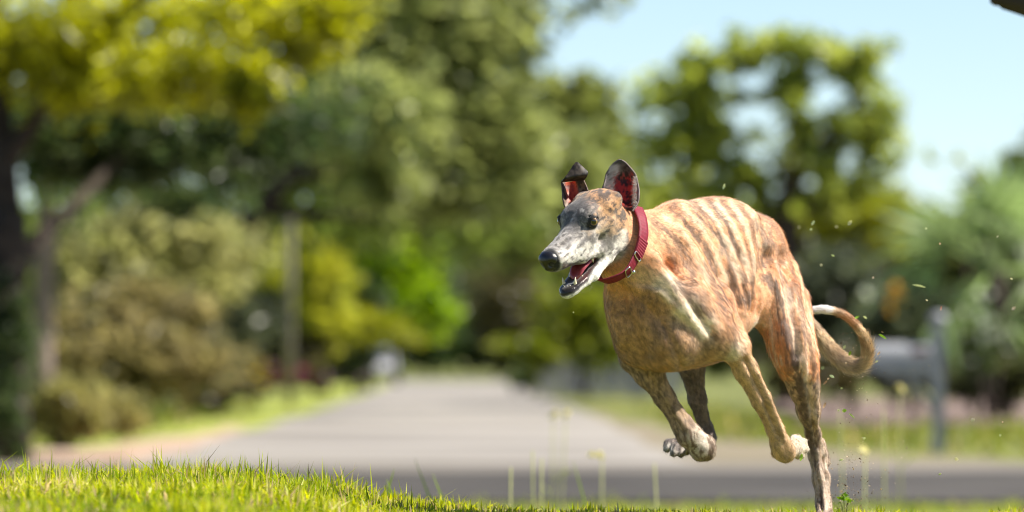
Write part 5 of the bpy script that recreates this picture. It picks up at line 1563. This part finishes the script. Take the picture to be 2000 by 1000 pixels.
# the dog's right ear: tip folded over towards us
V, Vb, Q, st_, nz, N = ear([(1104, 404, -0.40, 1140, 392, -0.405, 0.012), (1100, 390, -0.395, 1150, 382, -0.395, 0.022), (1099, 372, -0.385, 1146, 368, -0.385, 0.020), (1097, 356, -0.375, 1140, 352, -0.38, 0.012)], 0, -1)
s_, x_ = st_[:, 0], st_[:, 1]
pink = sstep(0.08, 0.2, x_) * sstep(0.28, 0.45, 1 - x_) * sstep(0.08, 0.2, s_)
fr = mix(np.broadcast_to(C(0.25, 0.16, 0.10), V.shape), C(0.05, 0.035, 0.03), sstep(0.4, 0.6, nz))
fr = mix(fr, mix(np.broadcast_to(C(0.50, 0.10, 0.04), V.shape), C(0.14, 0.03, 0.02), sstep(0.45, 0.62, nz)), pink)
thn = mix(np.broadcast_to(C(0.08, 0.04, 0.03), V.shape), C(0.9, 0.12, 0.04), pink)
e2 = ear_obj(V, Vb, Q, fr, np.broadcast_to(C(0.17, 0.11, 0.08), V.shape), thn)
V, Vb, Q, st_, nz, N = ear([(1096, 357, -0.374, 1141, 352, -0.381, 0.002), (1101, 350, -0.395, 1147, 343, -0.392, -0.004), (1109, 338, -0.392, 1148, 335, -0.39, -0.006), (1117, 325, -0.385, 1137, 324, -0.385, -0.003), (1124, 317, -0.38, 1129, 317, -0.38, 0)], 0, -1)
fr = mix(np.broadcast_to(C(0.085, 0.066, 0.05), V.shape), C(0.03, 0.025, 0.022), sstep(0.4, 0.6, nz))
fl = ear_obj(V, Vb, Q, fr, np.broadcast_to(C(0.17, 0.08, 0.06), V.shape), np.broadcast_to(C(0.10, 0.05, 0.03), V.shape))
fl.name = 'ear_tip'
fl.parent = e2
fl.location = -np.array(e2.location)
ear_h, ear_c = [], []
r_ = np.random.default_rng(44)
for _ in range(900):
    t_ = r_.random()
    if r_.random() < 0.7:
        a_ = P(1180 + 16 * r_.random() + 8 * (t_ > .7), 392 - 66 * t_, -0.362 - 0.012 * r_.random()); c_ = C(0.55, 0.52, 0.52) * r_.uniform(.25, 1.2); d_ = unit([0.7, -0.3, 0.5 + 0.4 * r_.standard_normal()])
    else:
        a_ = P(1240 + 5 * r_.random(), 404 - 60 * t_, -0.372); c_ = C(0.4, 0.33, 0.3) * r_.uniform(.3, 1.3); d_ = unit([-0.6, -0.5, 0.4 * r_.standard_normal()])
    l_ = r_.uniform(.006, .015)
    ear_h.append(np.stack([a_, a_ + d_ * l_ * .5, a_ + d_ * l_ - np.array([0, 0.003, 0.0])])); ear_c.append(np.append(c_, 1))
eh = bpy.data.hair_curves.new('ear_fringe')
eh.add_curves([3] * len(ear_h))
eh.points.foreach_set('position', (np.array(ear_h) - np.array(dog.location)).astype(np.float32).ravel())
(eh.attributes.get('radius') or eh.attributes.new('radius', 'FLOAT', 'POINT')).data.foreach_set('value', np.tile(np.array([0.0002, 0.00016, 0.00004], np.float32), len(ear_h)))
eh.attributes.new('tint', 'FLOAT_COLOR', 'CURVE').data.foreach_set('color', np.array(ear_c, np.float32).ravel())
eh.materials.append(M_HAIR)
eo = bpy.data.objects.new('ear_fringe', eh); COL.objects.link(eo); eo.parent = dog; eo['kind'] = 'stuff'
# ---- claws
for (u, v, dd) in [(1594, 1022, 0.093), (1604, 1023, 0.073), (1615, 1023, 0.078), (1624, 1022, 0.103)]:
    p = P(u, v - 2, dd - 0.004)
    vq = tube([p, p + np.array([-0.002, -0.008, 0]), p + np.array([-0.004, -0.014, -0.006])], [0.0035, 0.003, 0.0006], 6)
    mesh_obj('claw', vq[0], [vq[1], vq[2]], M_CLAW, dog)
# ---- the short hairs of the coat
tri = np.concatenate([BQ[:, [0, 1, 2]], BQ[:, [0, 2, 3]]])
ar = np.linalg.norm(np.cross(BV[tri[:, 1]] - BV[tri[:, 0]], BV[tri[:, 2]] - BV[tri[:, 0]]), axis=1) * 0.5
wv = 1.0 + 1.2 * is_tail + 1.0 * is_head
wv = wv * (1 - wet) * (1 - 0.98 * sstep(0.0175, 0.0155, np.minimum(np.linalg.norm(BV - EYES[0], axis=1), np.linalg.norm(BV - EYES[1], axis=1)))) * (1 - sstep(0.031, 0.025, np.linalg.norm(BV - NO, axis=1)))
pr = ar * wv[tri].mean(1)
NH = 340000
pick = RNG.choice(len(tri), NH, p=pr / pr.sum())
r1, r2 = RNG.random(NH), RNG.random(NH)
k = r1 + r2 > 1
r1[k], r2[k] = 1 - r1[k], 1 - r2[k]
bw = np.stack([1 - r1 - r2, r1, r2], 1)
def atv(x):
    return (x[tri[pick]] * (bw[:, :, None] if x.ndim == 2 else bw)).sum(1)
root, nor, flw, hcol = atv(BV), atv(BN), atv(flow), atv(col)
L = 0.0064 * (0.7 + 0.6 * RNG.random(NH)) * (1 + 0.9 * (RNG.random(NH) < 0.10)) * (1 - 0.62 * atv(is_head) + 1.6 * atv(is_tail) * sstep(P(0, 640, .36)[2], P(0, 690, .36)[2], root[:, 2]) - 0.25 * atv(is_leg))
L = np.maximum(L, 0.0028)
cl = (np.stack([fbm(root, 55, 2, 61), fbm(root, 55, 2, 62), fbm(root, 55, 2, 63)], 1) - 0.5) * 0.6
dirn = flw + cl + 0.16 * RNG.standard_normal((NH, 3))
dirn -= (dirn * nor).sum(1)[:, None] * nor
dirn /= np.linalg.norm(dirn, axis=1)[:, None] + 1e-9
lift = (0.14 + 0.26 * RNG.random(NH))[:, None]
NPt = 4
pts = np.zeros((NH, NPt, 3), np.float32)
for i in range(NPt):
    s = i / (NPt - 1)
    pts[:, i] = root - 0.0006 * nor + (L * s)[:, None] * dirn + (L * (s - 0.45 * s * s))[:, None] * lift * 2.0 * nor
hc_ = bpy.data.hair_curves.new('coat')
hc_.add_curves([NPt] * NH)
hc_.points.foreach_set('position', (pts - np.array(dog.location)).astype(np.float32).ravel())
ra = hc_.attributes.get('radius') or hc_.attributes.new('radius', 'FLOAT', 'POINT')
ra.data.foreach_set('value', np.tile(np.array([0.00016, 0.00014, 0.00010, 0.00002], np.float32), NH))
jit = (0.55 + 0.8 * RNG.random(NH))[:, None]
ca = hc_.attributes.new('tint', 'FLOAT_COLOR', 'CURVE')
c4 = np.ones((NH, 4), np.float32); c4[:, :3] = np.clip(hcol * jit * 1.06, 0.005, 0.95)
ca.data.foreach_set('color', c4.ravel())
hc_.materials.append(M_HAIR)
coat = bpy.data.objects.new('coat', hc_)
COL.objects.link(coat)
coat.parent = dog
coat['kind'] = 'stuff'
# a few whiskers and chin hairs
ws = []
for i in range(26):
    s = random.choice((1, -1))
    f = random.uniform(0.07, 0.115)
    a = H(f, s * 0.016, random.uniform(-0.045, -0.03)) if i < 14 else H(random.uniform(0.03, 0.09), s * 0.012, -0.122)
    dr = unit(s * 0.8 * HL + random.uniform(-0.6, 0.3) * HF - random.uniform(0.3, 1.0) * HU)
    ln = random.uniform(0.012, 0.03)
    ws.append(([a, a + dr * ln * 0.6, a + dr * ln - np.array([0, 0, 0.003])], [0.00028, 0.0002, 0.00008]))
tubes_obj('whiskers', ws, M_HAIR, dog, 4)['kind'] = 'stuff'

# ================================================================== the collar
M_WEB = noise_mat('collar_webbing', (0.14, 0.005, 0.016), (0.22, 0.010, 0.032), 220, 0.55, 0.6, 1400, spec=0.35, dist=0.001)
M_STEEL = noise_mat('steel', (0.5, 0.47, 0.42), (0.7, 0.68, 0.63), 40, 0.22, 0.1, 200, metal=1.0, dist=0.0005)
# centre-line of the strap on the side we see, then round behind the neck
ring = [(1243, 403, -0.34), (1253, 425, -0.375), (1257, 452, -0.395), (1251, 480, -0.41), (1240, 507, -0.425), (1225, 530, -0.435), (1200, 545, -0.44), (1172, 548, -0.42),
        (1160, 520, -0.36), (1165, 480, -0.31), (1185, 440, -0.28), (1215, 408, -0.285)]
RP = np.array([P(*r) for r in ring])
cpt = RP.mean(0)
axn = unit(P(1320, 500, -0.17) - P(1215, 474, -0.34))       # along the neck, towards the body
loop = spline(np.vstack([RP, RP[:1]]), 12)
W, TH = 0.0155, 0.0016
V, Q = [], []
n = len(loop) - 1
for i in range(n):
    p = loop[i]
    tng = unit(loop[(i + 1) % n] - loop[i - 1])
    o_ = p - cpt; o_ = unit(o_ - axn * (o_ @ axn) * 0.8)
    wd = unit(np.cross(tng, o_)); 
    if wd @ axn < 0: wd = -wd
    o_ = unit(np.cross(wd, tng)); 
    if o_ @ (p - cpt) < 0: o_ = -o_
    rib_ = 0.0004 * math.sin(i * 2.1)
    for a_, b_ in [(-W, TH), (-W * .5, TH + rib_), (W * .5, TH + rib_), (W, TH), (W, -TH), (-W, -TH)]:
        V.append(p + a_ * wd + b_ * o_)
for i in range(n):
    k = (i + 1) % n
    for j in range(6):
        l = (j + 1) % 6
        Q.append((i * 6 + j, i * 6 + l, k * 6 + l, k * 6 + j))
collar = empty('dog_collar', cpt, 'dark red webbing collar with steel buckle and rings worn on the greyhound\'s neck', 'dog collar')
mesh_obj('strap', np.array(V), np.array(Q), M_WEB, collar)


def frame_at(tt):
    i = int(tt * 12)
    p = loop[i]
    tng = unit(loop[i + 1] - loop[i - 1])
    o_ = p - cpt; o_ = unit(o_ - axn * (o_ @ axn) * 0.8)
    wd = unit(np.cross(tng, o_))
    if wd @ axn < 0: wd = -wd
    o_ = unit(np.cross(wd, tng))
    if o_ @ (p - cpt) < 0: o_ = -o_
    return p, tng, wd, o_


def wire_loop(name, tt, a, b, r, parent, lift=0.003, tilt=0.0, rnd=0.5):
    p, tg, wd, o_ = frame_at(tt)
    tg2 = unit(tg * math.cos(tilt) + o_ * math.sin(tilt))
    pts = []
    for i in range(25):
        an = 2 * math.pi * i / 24
        c_, s_ = math.cos(an), math.sin(an)
        c_ = math.copysign(abs(c_) ** rnd, c_); s_ = math.copysign(abs(s_) ** rnd, s_)
        pts.append(p + o_ * lift + wd * a * c_ + tg2 * b * (s_ + (1 if tilt else 0)))
    v, q, tr = tube(pts, r, 8, False)
    return mesh_obj(name, v, q, M_STEEL, parent)


wire_loop('slide_ring', 3.75, 0.0160, 0.0055, 0.0016, collar, 0.003)
wire_loop('buckle', 5.05, 0.0165, 0.008, 0.0017, collar, 0.004)
p, tg, wd, o_ = frame_at(5.05)
vq = tube([p + o_ * 0.0045 - wd * 0.0165, p + o_ * 0.0055 + wd * 0.004, p + o_ * 0.004 + wd * 0.0165], [0.0013, 0.0013, 0.0010], 8)
p, tg, wd, o_ = frame_at(4.7)
d0 = p + wd * 0.0165 + o_ * 0.004
vd = sphere(d0, 0.0055, 12, 8)
mesh_obj('rivet', vd[0], vd[1], M_STEEL, collar)
# the doubled-over keeper, a second layer of webbing
V, Q = [], []
ks = np.linspace(2.55, 3.65, 14)
for i, tt in enumerate(ks):
    i0 = min(int(tt * 12), n - 2); fr_ = tt * 12 - i0
    p, tg, wd, o_ = frame_at(tt)
    p = loop[i0] * (1 - fr_) + loop[i0 + 1] * fr_
    rib_ = 0.0006 * ((i % 2) * 2 - 1)
    for a_, b_ in [(-W * 1.05, TH + 0.0032 + rib_), (W * 1.05, TH + 0.0032 + rib_), (W * 1.05, TH - 0.0005), (-W * 1.05, TH - 0.0005)]:
        V.append(p + a_ * wd + b_ * o_)
for i in range(len(ks) - 1):
    for j in range(4):
        l = (j + 1) % 4
        Q.append((i * 4 + j, i * 4 + l, i * 4 + 4 + l, i * 4 + 4 + j))
Q.append((0, 1, 2, 3)); Q.append(tuple(4 * (len(ks) - 1) + j for j in (3, 2, 1, 0)))
mesh_obj('keeper', np.array(V), np.array(Q), M_WEB, collar, False)

# ================================================================== what the paws throw up
def bit(u, v, d, ln, wd, ang, colr, label, name='grass_clipping', grp='grass clippings flung up behind the dog'):
    c = P(u, v, d); ln, wd = ln * 0.78, wd * 0.78
    a = np.array([math.cos(ang), random.uniform(-.3, .3), math.sin(ang)]); a = unit(a)
    b_ = unit(np.cross(a, [0.2, 1, 0.3]))
    n_ = np.cross(a, b_)
    V = []
    for s_, w_ in [(-1, .25), (-.35, 1), (.35, .9), (1, .1)]:
        q = c + a * ln * s_ + n_ * ln * 0.18 * (s_ * s_)
        V += [q - b_ * wd * w_, q + b_ * wd * w_]
    V = np.array(V)
    Q_ = np.array([(0, 1, 3, 2), (2, 3, 5, 4), (4, 5, 7, 6)])
    V = np.concatenate([V, V + n_ * 0.0006])
    Q2 = np.concatenate([Q_, Q_[:, ::-1] + 8, [(0, 2, 10, 8), (2, 4, 12, 10), (4, 6, 14, 12), (1, 9, 11, 3), (3, 11, 13, 5), (5, 13, 15, 7)]])
    o = mesh_obj(name, V, Q2, M_BLADE, None, False, np.tile(colr, (16, 1)))
    tag(o, label, 'grass clipping', grp)


GB, GP, TN = (0.42, 0.60, 0.10), (0.74, 0.76, 0.50), (0.50, 0.36, 0.22)
for (u, v, d, ln, wd, ang, cl, lab) in [
        (1724, 657, 0.3, .014, .0032, -0.55, GB, 'bright green blade fragment right of the tail curl'), (1673, 620, 0.5, .010, .0035, 0.5, GB, 'green clipping above the tail curl'),
        (1660, 690, 0.35, .008, .0040, 1.2, GB, 'green clipping inside the tail loop, lower one'), (1649, 678, 0.35, .007, .0045, 1.0, GP, 'pale clipping inside the tail loop, upper one'),
        (1795, 558, 0.9, .020, .0028, -0.2, GP, 'long pale clipping left of the orange flower\'s shrub'), (1612, 747, 0.25, .008, .0030, 0.8, TN, 'brown clipping beside the thigh below the tail'),
        (1716, 690, 0.5, .008, .0026, 0.9, TN, 'brown clipping just right of the tail curl'), (1649, 802, 0.3, .007, .0055, 0.2, GB, 'round green clipping right of the hock'),
        (1664, 812, 0.4, .011, .0016, -0.7, GB, 'thin green sliver beside the round green clipping'), (1660, 435, 0.8, .009, .0055, 0.9, (0.75, 0.72, 0.45), 'bright seed fluff high above the rump'),
        (1588, 435, 1.1, .008, .0040, 1.0, GP, 'pale clipping above the rump, upper one'), (1584, 448, 1.2, .004, .0035, 0.4, GP, 'tiny pale clipping above the rump, lower one'),
        (1414, 364, 0.7, .009, .0035, 1.3, GP, 'pale clipping above the dog\'s back'), (1712, 706, 0.5, .005, .0026, 0.4, GP, 'pale chip touching the lower tail curl'),
        (1565, 893, -0.05, .011, .0045, 1.35, GB, 'green leaf bit hanging below the left forepaw'), (1690, 620, 0.7, .007, .0030, -0.6, GP, 'pale chip above the bright green blade fragment'),
        (1374, 778, 0.3, .005, .0035, 0.4, GP, 'pale chip between the two folded forelegs'), (1625, 735, 0.3, .008, .0042, -0.5, (0.6, 0.66, 0.5), 'whitish clipping under the tail'),
        (1688, 856, 0.6, .005, .0035, 0.3, GP, 'pale chip above the large cream weed flower'), (1643, 898, 0.4, .007, .0030, 0.2, GP, 'pale chip level with the hock'),
        (1980, 602, 1.2, .007, .0045, 0.6, (0.7, 0.6, 0.5), 'pinkish chip at the far right'), (1900, 820, 1.0, .006, .0045, 0.3, (0.75, 0.7, 0.55), 'cream chip over the right-hand lawn'),
        (1868, 897, 0.9, .006, .0050, 0.1, (0.75, 0.72, 0.5), 'cream chip over the right-hand street'), (1610, 792, 0.3, .010, .0035, 1.1, TN, 'brown clipping close behind the planted leg'),
        (1838, 602, 0.6, .007, .0024, 1.4, (0.7, 0.45, 0.35), 'reddish upright chip right of the tail'), (1120, 610, 0.0, .002, .0015, 0.4, GP, 'tiny pale fleck below the chin')]:
    bit(u, v, d, ln, wd, ang, cl, lab)
for i in range(20):
    rb = np.random.default_rng(900 + i)
    u, v, d = 1560 + 420 * rb.random() ** 1.3, rb.uniform(420, 960), rb.uniform(-1.6, 3.2)
    bit(u, v, d, rb.uniform(.0025, .005), rb.uniform(.002, .0035), rb.uniform(0, 3), [(0.80, 0.76, 0.58), (0.62, 0.66, 0.40), (0.72, 0.60, 0.46)][i % 3], 'tiny pale chip drifting in the air behind the dog', 'grass_chip', 'tiny pale chips drifting in the air behind the dog')
# soil and dust thrown up round the planted paw
r = np.random.default_rng(17)
n = 620
u = np.concatenate([1640 + np.abs(r.normal(0, 60, n // 2)), r.normal(1650, 30, n - n // 2)])
v = np.concatenate([r.uniform(640, 1000, n // 2), 1000 - np.abs(r.normal(0, 60, n - n // 2))])
d = 0.3 + r.normal(0, 0.35, n)
Vs, Cs = [], []
for i in range(n):
    c = P(u[i], v[i], d[i]); s = r.uniform(.0005, .0015) * (1.5 if r.random() < .08 else 1)
    tq = r.standard_normal((4, 3)) * s
    Vs.append(c + tq); Cs.append(np.tile((0.20, 0.14, 0.09) if r.random() < .6 else (0.6, 0.5, 0.36), (4, 1)))
V = np.concatenate(Vs); i = np.arange(n) * 4
T = np.concatenate([np.stack([i, i + 1, i + 2], 1), np.stack([i, i + 2, i + 3], 1), np.stack([i, i + 3, i + 1], 1), np.stack([i + 1, i + 3, i + 2], 1)])
tag(mesh_obj('flying_soil', V, T, M_BLADE, None, False, np.concatenate(Cs)), 'spray of soil crumbs and dust behind the planted hind paw', 'soil', None, 'stuff')
# little clover-like seedling by the paw
x, y, z = P(1650, 1003, 0.35)
sp_ = empty('clover_seedling', (x, y, z - .01), 'small leafy clover sprig standing behind the planted hind paw', 'clover')
for i in range(7):
    a = i * 0.9
    e = np.array([x + .012 * math.cos(a), y + .012 * math.sin(a), P(0, 978 - (i % 3) * 5, .35)[2]])
    v, q, t3 = tube([(x, y, z - .012), (x * .4 + e[0] * .6, y, (z + e[2]) / 2), e], [.0012, .001, .0007], 5)
    st_ = mesh_obj('stem', v, [q, t3], M_STEM, sp_)
    V, Q_, c_ = leaves([(e, (.006, .006, .003), 5)], 0.008, ((0.16, 0.30, 0.02), (0.28, 0.42, 0.03)), 400 + i)
    mesh_obj('leaf', V, Q_, M_BLADE, st_, False, c_)
